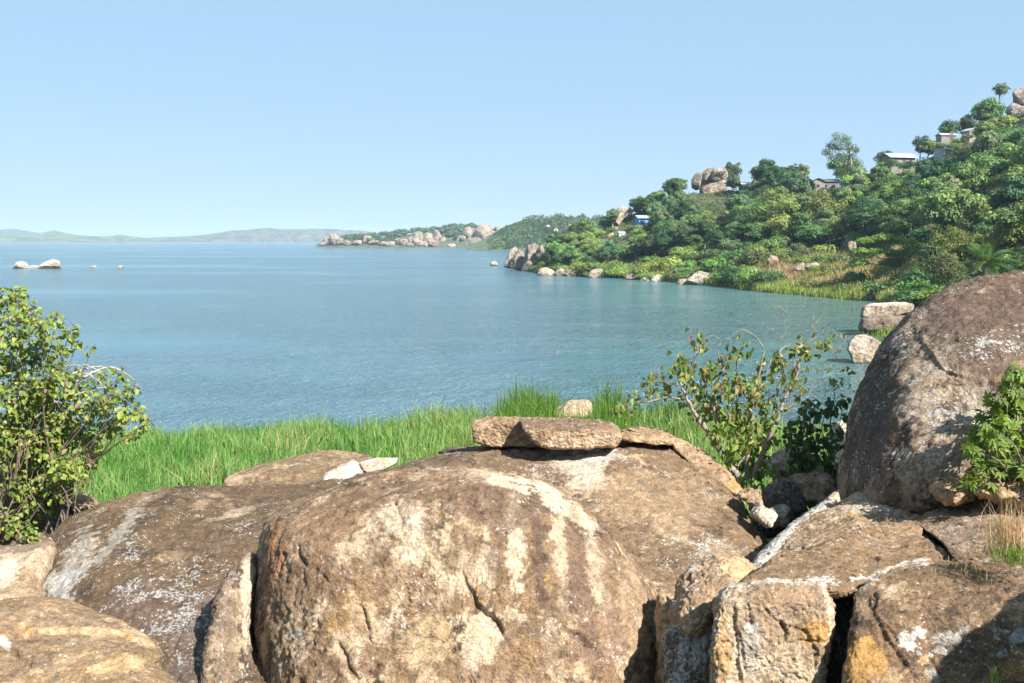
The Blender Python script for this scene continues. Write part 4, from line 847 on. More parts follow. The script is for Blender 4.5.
# eucalyptus with pale stem and broken crown
def eucalyptus():
    rs = np.random.RandomState(5)
    p = ground_at(847, 268); top = P(840, 131, 268)[2]; h = top - p[2]
    r = empty("eucalyptus_tree", p); tag(r, "tall airy eucalyptus with a pale stem rising above the hillside skyline", "tree", kind="thing")
    s = 268 / FPX; g = Geo(); cl = []
    stem = np.array([[0, 0, -1], [0, 0, 0], [-0.1, 0, h * .3], [-0.6, 0, h * .55], [-1.3, 0.2, h * .8]]); g.tube(stem, [.36, .32, .26, .2, .1], 8)
    V, F, Cc = [], [], []; n = 0
    for (x, row, rad) in [(838, 138, 2.3), (846, 140, 1.9), (832, 146, 1.9), (827, 152, 1.7), (838, 148, 1.8), (850, 147, 1.8), (856, 150, 1.3), (833, 158, 1.9), (831, 166, 1.4), (842, 156, 1.7), (851, 158, 1.9), (857, 163, 1.9), (848, 168, 2.2), (843, 173, 1.9), (855, 172, 1.9), (838, 172, 1.5)]:
        c = P(x, row, 268 + rs.uniform(-2.5, 2.5)) - p; m = int(150 * rad)
        u = rand_dir(m, rs); q = c + u * rad * rs.uniform(.35, 1.0, m)[:, None] * [1, 1, .8]
        cc = np.array([0.11, 0.16, 0.075]) * rs.uniform(.7, 1.3) * rs.uniform(.8, 1.2, (m, 1))
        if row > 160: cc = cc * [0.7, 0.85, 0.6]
        v, f, c3 = leaf_quads(q, u + rs.normal(size=(m, 3)) * .6 + [0, 0, .3], .42 * rs.uniform(.6, 1.3, m), cc, .55, rs); V.append(v); F.append(f + n); Cc.append(c3); n += len(v)
        k = stem[2] + (stem[4] - stem[2]) * rs.uniform(0.1, .9); g.tube(np.array([k, (k + c) / 2 + [0, 0, -.3], c]), [.13, .09, .03], 5)
    link("trunk", g.mesh("trunk", BARK_GREY), r); link("crown", make_mesh("crown", np.concatenate(V), [np.concatenate(F)], LEAF_S, np.concatenate(Cc), False), r)
eucalyptus()
tree_proto('sky_a', "tree", 201, 6.5, 7.0, 'dark', .06, 34, 130, .42, clump=.33); tree_proto('sky_b', "tree", 202, 7.5, 6.0, 'blue', .06, 34, 130, .42, clump=.33)
tree_proto('sky_c', "tree", 203, 6.0, 6.5, (0.11, 0.13, 0.08), .1, 24, 100, .36, clump=.3); tree_proto('umb', "tree", 204, 6.4, 7.5, 'mid', .45, 20, 110, .42, flat=.7)
for key, lab, px, top, Y, h, w in [
    ('sky_a', "dark tree standing just behind the right shoulder of the stacked boulder outcrop", 733, 160, 322, 9.0, 6.5),
    ('sky_b', "broad dark tree, left of two close together on the skyline before the eucalyptus", 771, 163, 300, 8.5, 8.0),
    ('sky_c', "thin crowned greyish tree, right of two close together on the skyline before the eucalyptus", 792, 163, 298, 8.5, 6.8),
    ('sky_a', "small dark tree on the skyline right of the thin crowned greyish tree", 806, 178, 296, 5.0, 5.0),
    ('sky_b', "low dark tree on the skyline behind the long pale roof", 885, 150, 297, 6.0, 6.6),
    ('sky_a', "dark pointed tree on the skyline above the long pale roof", 921, 134, 293, 7.0, 5.5),
    ('sky_b', "dark tree on the skyline left of the upper pale roofs", 950, 119, 292, 6.5, 6.5),
    ('sky_a', "round dark tree on the upper skyline below the umbrella crowned tree", 968, 112, 291, 8.5, 6.0),
    ('hill2', "big rounded green tree high on the skyline", 987, 96, 290, 10.5, 9.0),
    ('umb', "umbrella crowned tree standing out on the top skyline beside the summit rocks", 1001, 82, 294, 9.0, 5.4)]:
    if key == 'hill2': key = ('hill', 2)
    special(key, lab, px, top, Y, h, w)
# two willowy pale trees in the middle of the slope
tree_proto('willow', "tree", 210, 11, 12.5, (0.17, 0.225, 0.065), .05, 50, 200, .42, clump=.25, var=.22)
special('willow', "big pale green willowy tree, left of a pair below the small house", 781, 184, 226, 13.0, 11.5)
special('willow', "big pale green willowy tree, right of a pair below the small house", 824, 187, 222, 12.5, 11.0)
# bright flat topped tree by the reeds
def tiered(name, label, px, Y, tiers, col, leaf, cat="tree"):
    rs = np.random.RandomState(int(px)); p = ground_at(px, Y); r = empty(name, p); tag(r, label, cat, kind="thing")
    V, F, Cc = [], [], []; n = 0; g = Geo(); g.tube(np.array([[0, 0, -.8], [0.1, 0, .5], [0.3, .1, 2.0]]), [.28, .24, .16], 7)
    for (x, row, rx, dz, m) in tiers:
        c = P(x, row, Y + rs.uniform(-1.5, 1.5)) - p; m = m * 3; u = rand_dir(m, rs); q = c + u * np.array([rx, rx, dz]) * rs.uniform(.5, 1.0, m)[:, None]
        q[:, 2] -= 0.12 * ((q[:, 0] - c[0]) ** 2 + (q[:, 1] - c[1]) ** 2) / rx
        cc = np.array(col) * rs.uniform(.8, 1.15) * rs.uniform(.75, 1.25, (m, 1))
        v, f, c3 = leaf_quads(q, u * [.5, .5, .6] + rs.normal(size=(m, 3)) * .35 + [0, -.1, .8], leaf * rs.uniform(.6, 1.3, m), cc, .6, rs); V.append(v); F.append(f + n); Cc.append(c3); n += len(v)
        g.tube(np.array([[0.3, .1, 1.6], c * .55 + [0, 0, .2], c]), [.12, .08, .03], 5)
    link("trunk", g.mesh("trunk", BARK), r); link("crown", make_mesh("crown", np.concatenate(V), [np.concatenate(F)], LEAF_S, np.concatenate(Cc), False), r)
tiered("tree", "bright green flat topped tree with layered boughs beside the reeds", 900, 160, [(868, 240, 2.2, .55, 260), (884, 237, 2.6, .6, 300), (902, 240, 2.6, .6, 300), (917, 246, 2.4, .6, 280), (862, 250, 2.0, .5, 240), (880, 250, 2.6, .6, 300), (900, 253, 2.6, .6, 300), (922, 257, 2.2, .7, 260), (905, 264, 2.6, .7, 280), (925, 268, 2.2, .8, 240), (890, 262, 2.0, .6, 200), (912, 274, 2.2, .8, 200), (860, 262, 1.6, .5, 140)], (0.15, 0.27, 0.045), .36)
# big dark trees close by on the right
tree_proto('near_a', "tree", 220, 9, 8.5, 'dark', .05, 44, 260, .32, clump=.27); tree_proto('near_b', "tree", 221, 7, 6.0, (0.12, 0.14, 0.055), .05, 36, 240, .24, clump=.28)
tree_proto('near_c', "tree", 222, 8, 7.0, (0.14, 0.19, 0.045), .05, 40, 260, .28, clump=.27, yellow=.5)
for key, lab, px, top, Y, h, w in [
    ('near_b', "olive brown bushy tree left of the palm", 947, 250, 112, 5.4, 5.0),
    ('near_a', "dark leafy tree right of the palm at the edge of the picture", 1030, 244, 100, 6.0, 6.0),
    ('near_c', "tree with yellow blossom above the palm at the right edge", 1016, 212, 128, 9.0, 8.0),
    ('near_a', "large dark tree up the slope behind the palm", 975, 210, 150, 9.5, 11.0),
    ('near_c', "yellowish tree up the slope left of the large dark tree", 962, 224, 140, 7.0, 7.0),
    ('near_a', "dark spreading tree in the middle of the wooded slope", 905, 198, 190, 10.0, 12.0),
    ('near_a', "dark spreading tree under the eucalyptus", 868, 194, 200, 9.0, 9.0)]:
    special(key, lab, px, top, Y, h, w)
# palm
def palm():
    rs = np.random.RandomState(3); Y = 94.0; p = ground_at(985, Y); r = empty("palm_tree", p); tag(r, "palm with arching feathery fronds above the huge dark boulder", "palm tree", kind="thing")
    c0 = P(985, 266, Y) - p
    g = Geo(); g.tube(np.array([[0, 0, -.8], c0 * .5, c0]), [.28, .24, .22], 8); link("trunk", g.mesh("trunk", BARK), r)
    for k in range(30):
        a = k * 2.399 + rs.uniform(-.2, .2); el = math.radians(rs.uniform(5, 78)); Lf = rs.uniform(3.6, 4.9)
        d = np.array([math.cos(a) * math.cos(el), math.sin(a) * math.cos(el), math.sin(el)]); t = np.linspace(0, 1, 26)[:, None]
        sp = c0 + d * Lf * t + np.array([0, 0, -1.0]) * (t ** 2) * Lf * (0.30 + .35 * math.cos(el))
        g = Geo(); colr = np.array([0.075, 0.14, 0.035]) * rs.uniform(.7, 1.35)
        g.tube(sp[::5], np.linspace(.04, .012, len(sp[::5])), 4, colr)
        tan = norm(np.gradient(sp, axis=0)); side = norm(np.cross(tan, [0, 0, 1.0])); up = np.cross(side, tan)
        for sg in (-1, 1):
            ln = (0.75 * np.sin(np.pi * (0.12 + .85 * t)) ** .7)[2:]; b = sp[2:]; ax = norm(side[2:] * sg + tan[2:] * .55 - up[2:] * .25)
            v, f, c3 = leaf_quads(b + ax * ln * .5, up[2:] + .2 * side[2:] * sg, ln[:, 0], colr * rs.uniform(.85, 1.15, (len(b), 1)), .13, rs, axis=ax); g.add(v, f, c3)
        link("frond", g.mesh("frond", LEAF_NEAR, False), r)
palm()

# --- undergrowth and reeds, nothing one could count
def scatter_hill(n, rs, smin=0.0, smax=1.08, p0=505, p1=1090):
    px = rs.uniform(p0, p1, n); s = rs.uniform(smin, smax, n)
    ys, yc = np.interp(px, HC, H_SHORE), np.interp(px, HC, H_CREST); Y = ys + s * (yc - ys)
    return np.stack([(px - W / 2) / FPX / CP * Y, Y, ground_z(px, Y)], 1), px, s
rs = np.random.RandomState(21)
p, px, s = scatter_hill(90000, rs)
k = fbm(p * [1, 1, 0], 16, 4, 33); k2 = fbm(p * [1, 1, 0], 6, 3, 35)
p[:, 2] += rs.uniform(0, 1, len(p)) ** 1.2 * np.clip(1.0 + 2.2 * k2, 0.2, 2.6) * 1.0
c = mix(np.broadcast_to((0.05, 0.08, 0.024), p.shape), (0.13, 0.16, 0.045), sst(-.2, .3, k)) * rs.uniform(.7, 1.3, (len(p), 1)); c = mix(c, (0.20, 0.15, 0.075), sst(.22, .42, k2) * .6)
v, f, c3 = leaf_quads(p, rs.normal(size=p.shape) + [0, -.2, .9], .50 * rs.uniform(.6, 1.4, len(p)), c, .6, rs)
tag(link("undergrowth", make_mesh("undergrowth", v, [f], LEAF, c3, False)), "low green undergrowth covering the hillside between the trees", "undergrowth", kind="stuff")

def blades(p, hgt, wid, col, rs, lean=.35, seg=2):
    """upright grass blades in two pieces, bent over at the tip"""
    n = len(p); a = rs.uniform(0, 2 * np.pi, n); side = np.stack([np.cos(a), np.sin(a), 0 * a], 1); b = rs.uniform(0, 2 * np.pi, n)
    ld = np.stack([np.cos(b), np.sin(b), 0 * b], 1) * (rs.uniform(0, 1, n) ** 1.3 * lean)[:, None]
    h = hgt[:, None]; w = np.broadcast_to(np.asarray(wid, float), (n,))[:, None]
    m = p + ld * h * .35 + [0, 0, 1] * h * .58; t = p + ld * h * 1.1 + [0, 0, 1] * h * (1 - .25 * np.linalg.norm(ld, axis=1, keepdims=True))
    v = np.stack([p - side * w * .5, p + side * w * .5, m + side * w * .42, m - side * w * .42, t], 1).reshape(-1, 3)
    i = np.arange(n)[:, None] * 5
    return v, i + [0, 1, 2, 3], i + [3, 2, 4], np.repeat(col, 5, 0)
# reeds and dry grass round the cove
n = 26000; px = np.concatenate([rs.uniform(735, 915, n * 3 // 4), rs.uniform(640, 760, n // 8)]); s = rs.uniform(-.035, .30, len(px)) * np.where(px < 735, .25, 1)
ys, yc = np.interp(px, HC, H_SHORE), np.interp(px, HC, H_CREST); Y = ys + s * (yc - ys)
p = np.stack([(px - W / 2) / FPX / CP * Y, Y, np.maximum(ground_z(px, Y), -.2)], 1); k = fbm(p * [1, 1, 0], 9, 4, 43) 
keep = k > -.32; p, px, s, k = p[keep], px[keep], s[keep], k[keep]
c = mix(np.broadcast_to((0.22, 0.26, 0.07), p.shape), (0.38, 0.35, 0.15), sst(-.05, .3, k)); c = mix(c, (0.17, 0.28, 0.06), sst(.07, .0, s) * .75)
dry = sst(26, 8, np.abs(px - 783)) * sst(.02, .05, s) * sst(.24, .17, s); c = mix(c, (0.46, 0.31, 0.21), dry * .6 * (rs.rand(len(p)) < .8)); c = c * rs.uniform(.7, 1.3, (len(p), 1))
v, q, t, c3 = blades(p, rs.uniform(.9, 1.9, len(p)) * (1 + .5 * k), .16, c, rs, .5)
tag(link("reeds", make_mesh("reeds", v, [q, t], GRASS, c3, False)), "bed of reeds and dry pinkish grass along the far shore of the cove", "reeds", kind="stuff")

# tall green grass between the boulders and the water
def grass_patch(name, label, n, c0, c1, y0f, y1f, hfun, colfun, wid, seed, lean=.4):
    rs = np.random.RandomState(seed); px = rs.uniform(c0, c1, n); t = rs.uniform(0, 1, n) ** .9
    yn = np.interp(px, N_C, N_SHORE); Y = y0f(px) + (y1f(px, yn) - y0f(px)) * t
    p = np.stack([(px - W / 2) / FPX / CP * Y, Y, np.maximum(ground_z(px, Y), -.35)], 1)
    k = fbm(p * [1, 1, 0], 2.6, 4, seed); keep = k > -.42; p, px, t, k = p[keep], px[keep], t[keep], k[keep]
    k2 = fbm(p * [1, 1, 0], 0.7, 3, seed + 3)
    v, q, tr, c3 = blades(p, hfun(px, t, k + .4 * k2, rs), wid * rs.uniform(.6, 1.4, len(p)), colfun(px, t, k, rs), rs, lean)
    tag(link(name, make_mesh(name, v, [q, tr], GRASS, c3, False)), label, "grass", kind="stuff")
def gcol(px, t, k, rs):
    n = len(px); c = mix(np.broadcast_to((0.112, 0.235, 0.046), (n, 3)), (0.185, 0.29, 0.078), sst(-.25, .3, k)); c = mix(c, (0.30, 0.36, 0.12), sst(330, 440, px) * rs.uniform(.05, .45, n))
    c = mix(c, (0.34, 0.30, 0.14), (rs.rand(n) < .05 + .2 * sst(.1, .4, k)) * 1.0)
    return c * rs.uniform(.6, 1.4, (n, 1))
grass_patch("grass", "tall bright green grass between the boulders and the lake", 78000, -120, 860, lambda px: np.interp(px, [0, 250, 480, 700], [25, 25, 25, 22]), lambda px, yn: yn + .3,
    lambda px, t, k, rs: rs.uniform(.4, 1.05, len(px)) * (1.0 + .85 * k) * np.interp(px, [0, 300, 420, 520, 560, 700, 760, 860], [1.0, 1.05, 1.05, 1.3, 1.1, 1.15, 0.7, 0.5]), gcol, .034, 51, .6)
grass_patch("grass_tufts", "dark green taller tufts of grass behind the flat slabs", 12000, 495, 700, lambda px: 33 + 0 * px, lambda px, yn: yn - .5,
    lambda px, t, k, rs: rs.uniform(.7, 1.5, len(px)) * np.clip(.5 + 1.6 * k + 1.2 * np.exp(-((px - 525) / 24) ** 2) + .9 * np.exp(-((px - 608) / 18) ** 2), .25, 1.9), lambda px, t, k, rs: np.array([0.085, 0.18, 0.028]) * rs.uniform(.6, 1.4, (len(px), 1)), .04, 57, .5)
# rough grass on the ground to the right of the boulders
rs = np.random.RandomState(61); n = 26000; px = rs.uniform(1040, 2300, n); Y = 9 + 75 * rs.uniform(0, 1, n) ** 1.6
p = np.stack([(px - W / 2) / FPX / CP * Y, Y, ground_z(px, Y)], 1); k = fbm(p * [1, 1, 0], 3, 4, 63); keep = k > -.3; p, k = p[keep], k[keep]
v, q, t, c3 = blades(p, rs.uniform(.25, .8, len(p)) * (1 + k), .05 * np.clip(p[:, 1] / 30, .5, 2), mix(np.broadcast_to((0.11, 0.19, 0.045), p.shape), (0.28, 0.25, 0.11), sst(-.1, .35, k)) * rs.uniform(.7, 1.3, (len(p), 1)), rs, .7)
tag(link("rough_grass", make_mesh("rough_grass", v, [q, t], GRASS, c3, False)), "rough grass on the ground right of the boulders", "grass", kind="stuff")

# ------------------------------------------------------------------ rocks of the hillside
def far_rock(label, out, Y, T, bs=(0.36, 0.30, 0.25), coat=None, cat="rock", mat_=None, name="boulder", p=5, **kw):
    return boulder(name, label, out, Y + 0.1 * T, Y, T, p=p, chisel=12, nth=110, nr=26, amp=0.09 * T, nscale=0.8 * T, rough=0.05 * T, corner=1,
                   paint=patina(bs, coat or tuple(np.array(bs) * 0.62), bias=-0.05, up=0.15, scale=0.9 * T, lichen=0.0, streak=0.5, dark=0.16), cat=cat, material=mat_ or ROCK_MID, **kw)
far_rock("grey domed boulder on top of the outcrop, at its right", [(710,178),(711,172),(717,168),(724,167),(728,171),(727.5,178),(722,181),(714,181)], 314, 3.2, (0.36,0.32,0.285), p=4)
far_rock("slanting tan boulder on top of the outcrop, left of the grey domed boulder", [(700,182),(702,173),(708,168.5),(716,167.5),(713,173),(708,180),(703,184)], 315, 2.6, (0.37,0.31,0.26))
far_rock("dark grey boulder at the left end of the outcrop", [(691.5,188),(692,178),(697,173),(703,172),(702,180),(701,188),(697,191)], 316, 2.8, (0.27,0.24,0.22))
far_rock("large slanted lower boulder bearing the two upper boulders of the outcrop", [(696,192),(699,186),(706,184),(714,181),(724,179),(728,184),(726,192),(718,199),(706,200),(699,197)], 315, 4.0, (0.37,0.315,0.275))
far_rock("small pale rock at the foot of the outcrop", [(699,201),(705,198),(714,197.5),(722,198),(722,204),(710,205),(702,204)], 306, 1.6, (0.50,0.42,0.33))
far_rock("shadowed grey boulder in the middle of the outcrop, under the two upper boulders", [(699,187),(701,178),(707,173),(715,173),(722,176),(724,182),(716,187),(706,189)], 317, 3.0, (0.30,0.265,0.24))
for lab, out, Y, T, bs in [
    ("rounded brown boulder among trees below the outcrop", [(715,222),(717,213),(723,211),(729,214),(731,221),(726,226),(718,226)], 285, 1.8, (0.37,0.28,0.22)),
    ("pale flat rock face among trees below the outcrop", [(706,228),(708,221),(716,220.5),(726,223),(735,226),(733,230),(718,230),(709,232)], 280, 1.6, (0.52,0.43,0.33)),
    ("brown upright boulder on the skyline left of the outcrop", [(632,211),(634,204),(640,203),(641,209),(638,213)], 319, 1.2, (0.34,0.27,0.22)),
    ("tan boulder on the skyline beside the brown upright boulder", [(644,205),(647,199),(653,198.5),(656,203),(651,207)], 319, 1.2, (0.44,0.34,0.26)),
    ("grey boulder, highest on the left end of the skyline", [(616,217),(617,208),(622,206),(627,208),(632,207),(636,211),(632,216),(624,219)], 316, 1.6, (0.45,0.40,0.35)),
    ("pale broken rock below the highest grey boulder", [(611,224),(613,214),(619,211),(624,213),(624,220),(618,226)], 313, 1.6, (0.46,0.39,0.32)),
    ("tan boulder face beside the small white hut", [(604,240),(608,234),(614,231),(618,233),(619,241),(614,247),(607,246)], 300, 1.8, (0.45,0.36,0.28)),
    ("brown boulder below the small white hut", [(618,246),(622,240),(629,239),(634,242),(634,248),(626,250)], 296, 1.5, (0.38,0.29,0.23)),
    ("brown boulder uphill of the small white hut", [(608,233),(612,228),(618,227),(622,230),(619,235),(612,236)], 305, 1.5, (0.40,0.31,0.24)),
    ("dark reddish boulder on the slope above the point", [(582,241),(585,233),(591,231),(597,235),(598,241),(590,244)], 296, 1.4, (0.30,0.22,0.19)),
    ("brown boulder on the slope above the tip, left of the dark reddish boulder", [(566,248),(570,243),(577,240),(582,243),(581,248),(573,251)], 290, 1.3, (0.36,0.28,0.23)),
    ("tan boulder lying in shrubs on the slope of the point", [(573,253),(576,248),(582,246),(585,249),(583,254),(577,255)], 283, 1.2, (0.48,0.39,0.31)),
    ("brown rock in the shrubs above the shore of the point", [(561,265),(564,261),(569,260),(572,264),(570,268),(563,268)], 262, 1.0, (0.36,0.29,0.24)),
    ("upright grey rock at the edge of the bright flat topped tree", [(848,254),(848,243),(852,239),(857,241),(857,250),(854,256)], 172, 1.0, (0.40,0.33,0.27)),
    ("brown boulder in shadow behind the dry pink grass", [(765,266),(766,258),(771,255),(777,256),(779,262),(777,267)], 195, 1.1, (0.38,0.28,0.22)),
    ("grey boulder among the dry pink grass, left of two", [(794,270),(796,264),(802,262),(806,265),(806,271)], 186, 0.9, (0.40,0.34,0.28)),
    ("grey boulder among the dry pink grass, right of two", [(804,271),(806,263),(812,261),(818,263),(820,268),(816,272)], 186, 1.1, (0.36,0.30,0.25)),
    ("tan rock face among the trees below the small house", [(844,222),(846,215),(852,214),(854,219),(851,224)], 215, 0.9, (0.46,0.36,0.28)),
    ("brown rock among trees on the upper slope below the upper roofs", [(950,150),(955,143),(963,140),(966,147),(962,153),(953,154)], 284, 1.6, (0.34,0.28,0.25)),
    ("tall summit rock pillar at the top right corner of the hill", [(1013,103),(1013,92),(1016,87),(1021,86.5),(1026,89),(1030,100),(1026,106)], 293, 2.6, (0.36,0.32,0.30)),
    ("dark summit boulder below the tall rock pillar", [(1005,112),(1008,104),(1016,101),(1028,102),(1036,110),(1030,122),(1014,122)], 292, 2.8, (0.28,0.26,0.26))]:
    far_rock(lab, out, Y, T, bs)

# ------------------------------------------------------------------ houses on the hill
def wall_mat(nm, c): return plain(nm, c, 0.85, 0.12, 1.2)
WALL_GREY = wall_mat("grey_render", (0.20, 0.18, 0.17)); WALL_TAN = wall_mat("tan_render", (0.30, 0.24, 0.20)); WALL_BLUE = wall_mat("blue_paint", (0.10, 0.27, 0.52)); WALL_WHITE = wall_mat("pale_blue_wash", (0.36, 0.45, 0.50))
TIN = plain("tin_roof", (0.27, 0.28, 0.31), 0.45, 0.15, 2.0, 0.3); TIN_PALE = plain("pale_tin_roof", (0.36, 0.40, 0.41), 0.5, 0.1, 2.0); SHADE = plain("window_dark", (0.05, 0.05, 0.055), 0.4, 0.1)
WOOD = plain("door_wood", (0.12, 0.085, 0.06), 0.8, 0.2)
def house(name, label, px, row, Y, w, d, h, rz, wall, roof, pitch=0.25, over=0.4, wins=((-.25, .55), (.25, .55)), door=None, gable='x', cat="house"):
    """a small house whose eaves line centre shows at (px, row): wall, roof, windows with frames, a door."""
    p = P(px, row, Y); p[2] -= h
    r = empty(name, p, rz); tag(r, label, cat, kind="thing")
    g = Geo(); v, f = box((0, 0, h / 2 - 1.5), (w, d, h + 3)); g.add(v, f)
    rise = pitch * (d if gable == 'x' else w) / 2
    if gable == 'x':
        for sx in (-1, 1): g.add(np.array([[sx * w / 2, -d / 2, h], [sx * w / 2, d / 2, h], [sx * w / 2, 0, h + rise - .02]]), np.array([[0, 1, 2]]))
    elif gable == 'y':
        for sy in (-1, 1): g.add(np.array([[-w / 2, sy * d / 2, h], [w / 2, sy * d / 2, h], [0, sy * d / 2, h + rise - .02]]), np.array([[0, 1, 2]]))
    link("wall", g.mesh("wall", wall, False), r)
    W2, D2, t = w / 2 + over, d / 2 + over, .08; k = rise / ((d if gable == 'x' else w) / 2)
    if gable == 'x': sec = [(-D2, h - k * over), (0, h + rise), (D2, h - k * over)]; pts = [[(x, y, z + e) for y, z in sec] for x in (-W2, W2) for e in (0.02, t + .02)]
    elif gable == 'y': sec = [(-W2, h - k * over), (0, h + rise), (W2, h - k * over)]; pts = [[(x, y, z + e) for x, z in sec] for y in (-D2, D2) for e in (0.02, t + .02)]
    else: sec = [(-D2, h + .02), (0, h + pitch * d / 2), (D2, h + pitch * d)]; pts = [[(x, y, z + e) for y, z in sec] for x in (-W2, W2) for e in (0.02, t + .02)]
    V = np.array(pts).reshape(-1, 3); a, b, c, e_ = 0, 3, 6, 9
    F = []
    for i in (0, 1): F += [[a + i, a + i + 1, c + i + 1, c + i], [b + i, e_ + i, e_ + i + 1, b + i + 1], [a + i, b + i, b + i + 1, a + i + 1], [c + i, c + i + 1, e_ + i + 1, e_ + i]]
    F += [[a, c, e_, b], [a + 2, b + 2, e_ + 2, c + 2]]
    link("roof", make_mesh("roof", V, [np.array(F)], roof, smooth=False), r)
    for (fx, fz) in wins:
        v, f = box((fx * w, -d / 2 - .03, fz * h), (1.0, .06, 1.0)); fr = link("window", make_mesh("window", v, [f], wall, smooth=False), r)
        v, f = box((fx * w, -d / 2 - .07, fz * h), (.8, .04, .8)); link("pane", make_mesh("pane", v, [f], SHADE, smooth=False), fr)
    if door is not None:
        v, f = box((door * w, -d / 2 - .04, 1.0), (.95, .08, 2.0)); link("door", make_mesh("door", v, [f], WOOD, smooth=False), r)
    return r
house("house", "small tan house with a grey gable roof left of the eucalyptus", 817, 181.5, 287, 3.6, 5.0, 3.0, -0.15, WALL_TAN, TIN, .45, .4, ((.0, .55),), None, 'y')
house("house", "grey house wing with a long tin roof, joined to the small tan house", 829, 181.5, 289, 4.6, 4.0, 2.8, -0.15, WALL_GREY, TIN, .3, .4, ((-.25, .5), (.22, .5)), None, 'x')
house("house", "long house with a pale tin roof on the slope right of the eucalyptus", 898, 157.5, 280, 7.6, 4.6, 1.6, 0.25, WALL_GREY, TIN_PALE, .45, .6, ((-.3, .5), (.05, .5), (.32, .5)), None, 'x')
house("house", "house with a pink wall high on the slope below the big rounded skyline tree", 971, 131, 284, 3.4, 3.0, 1.9, 0.3, WALL_TAN, TIN_PALE, .4, .4, ((-.15, .5),), .25, 'y')
house("shed", "pale roofed shed on the upper slope left of the pink walled house", 946, 135.5, 284, 4.2, 3.0, 1.0, 0.1, WALL_GREY, TIN_PALE, .35, .3, (), .2, 'x', cat="shed")
house("shed", "turquoise roofed shed below the pale roofed shed on the upper slope", 943, 149, 280, 3.6, 2.6, 0.9, 0.5, WALL_WHITE, TIN_PALE, .7, .3, (), None, 'shed', cat="shed")
house("house", "low white roofed house on the skyline right of the stacked outcrop", 747, 184.5, 305, 4.2, 3.0, 2.4, 0.1, WALL_TAN, TIN_PALE, .4, .3, ((-.2, .5), (.2, .5)), None, 'x')
house("hut", "blue walled hut with a pale green roof among the trees", 643, 218, 296, 3.8, 4.0, 3.6, 0.2, WALL_BLUE, plain("green_tin", (0.30, 0.38, 0.33), .5, .1), .35, .5, ((.15, .5),), -.22, 'x', cat="hut")
house("hut", "small pale blue washed hut beside a tan boulder near the point", 621.5, 233, 296, 1.9, 2.0, 2.6, 0.1, WALL_WHITE, TIN_PALE, .35, .12, (), .05, 'x', cat="hut")
house("house", "pale house end showing between the eucalyptus and the long roofed house", 862, 171.5, 284, 2.0, 2.2, 2.2, 0.0, WALL_TAN, TIN_PALE, .5, .15, (), None, 'y')

# greenery close in front of the houses
rs = np.random.RandomState(31)
for x, row, Y, n in [(898, 160, 272, 4), (822, 187, 280, 3), (968, 135, 277, 3), (945, 141, 276, 3), (643, 224, 288, 2), (862, 174, 277, 1), (747, 187, 298, 2), (708, 204, 304, 3)]:
    for k in range(n):
        px = x + (k - (n - 1) / 2) * 10 + rs.uniform(-3, 3); kk = int(rs.choice([0, 2, 3, 4, 5])); sc = rs.uniform(.75, 1.05)
        h = PROTO[('shrub', kk)][4] * sc; p = P(px, row + rs.uniform(-2, 3), Y + rs.uniform(-3, 3)); p[2] -= h
        place_tree(('shrub', kk), p, sc, label=SK[kk], cat="shrub", group="shrubs on the slope above the cove", name="shrub")

# ------------------------------------------------------------------ rocky peninsula and wooded hill across the water
def ridge(name, label, prof, Y, depth, col):
    px = np.linspace(prof[0][0], prof[-1][0], 120); top = np.array([zrow(r, Y) for r in np.interp(px, [t[0] for t in prof], [t[1] for t in prof])])
    s = np.linspace(0, 1, 18); A = ((px - W / 2) / FPX / CP)[:, None] + 0 * s[None]; Yg = Y + (s[None] - .5) * depth + 0 * A
    z = top[:, None] * np.sin(np.pi * s[None]) ** .8 - .6
    p = np.stack([A * Yg, Yg, z], -1).reshape(-1, 3); p[:, 2] += fbm(p * [1, 1, 0], depth / 8, 4, 77) * .18 * np.clip(p[:, 2], 0, 12)
    n, m = A.shape; i = np.arange(n - 1)[:, None] * m; j = np.arange(m - 1)[None]
    f = np.stack([i + j, i + m + j, i + m + j + 1, i + j + 1], -1).reshape(-1, 4)
    tag(link(name, make_mesh(name, p, [f], plain(name + "_soil", col, 1.0, .4, .08))), label, "hill", kind="structure")
    def top_at(x, s): return np.interp(x, px, top) * np.sin(np.pi * s) ** .8 - .6
    return top_at
YP, DP = 1250.0, 130.0
pen = ridge("peninsula", "low rocky peninsula across the lake", [(318, 244), (330, 242), (345, 239), (365, 238), (390, 236.5), (410, 234), (430, 231.5), (450, 230), (470, 229), (490, 230), (503, 235), (512, 244)], YP, DP, (0.07, 0.085, 0.04))
YQ, DQ = 900.0, 220.0
hil = ridge("wooded_hill", "wooded hill behind the point", [(470, 244), (484, 239), (500, 230), (520, 225), (545, 222), (570, 221.5), (600, 223), (640, 228), (700, 238), (730, 244)], YQ + 60, DQ, (0.07, 0.10, 0.04))
tree_proto('far_tree', "tree", 301, 10, 8.5, 'blue', .05, 16, 50, 1.5); tree_proto('far_shrub', "tree", 302, 11, 7.0, 'mid', .0, 16, 50, 1.5)
rs = np.random.RandomState(9)
for k in range(120):
    x = rs.uniform(345, 502); s = rs.uniform(.08, .55); Y = YP + (s - .5) * DP
    if x > 470 and s < .4: continue
    p = np.array([(x - W / 2) / FPX / CP * Y, Y, pen(x, s) - .5])
    r = link("tree", PROTO[('far_tree' if rs.rand() < .6 else 'far_shrub')][1]); r.location = p; r.rotation_euler = (0, 0, rs.uniform(0, 6)); sc = rs.uniform(.6, 1.3); r.scale = (sc, sc, sc)
    tag(r, "small distant tree among the rocks of the peninsula", "tree", "trees on the peninsula", "thing")
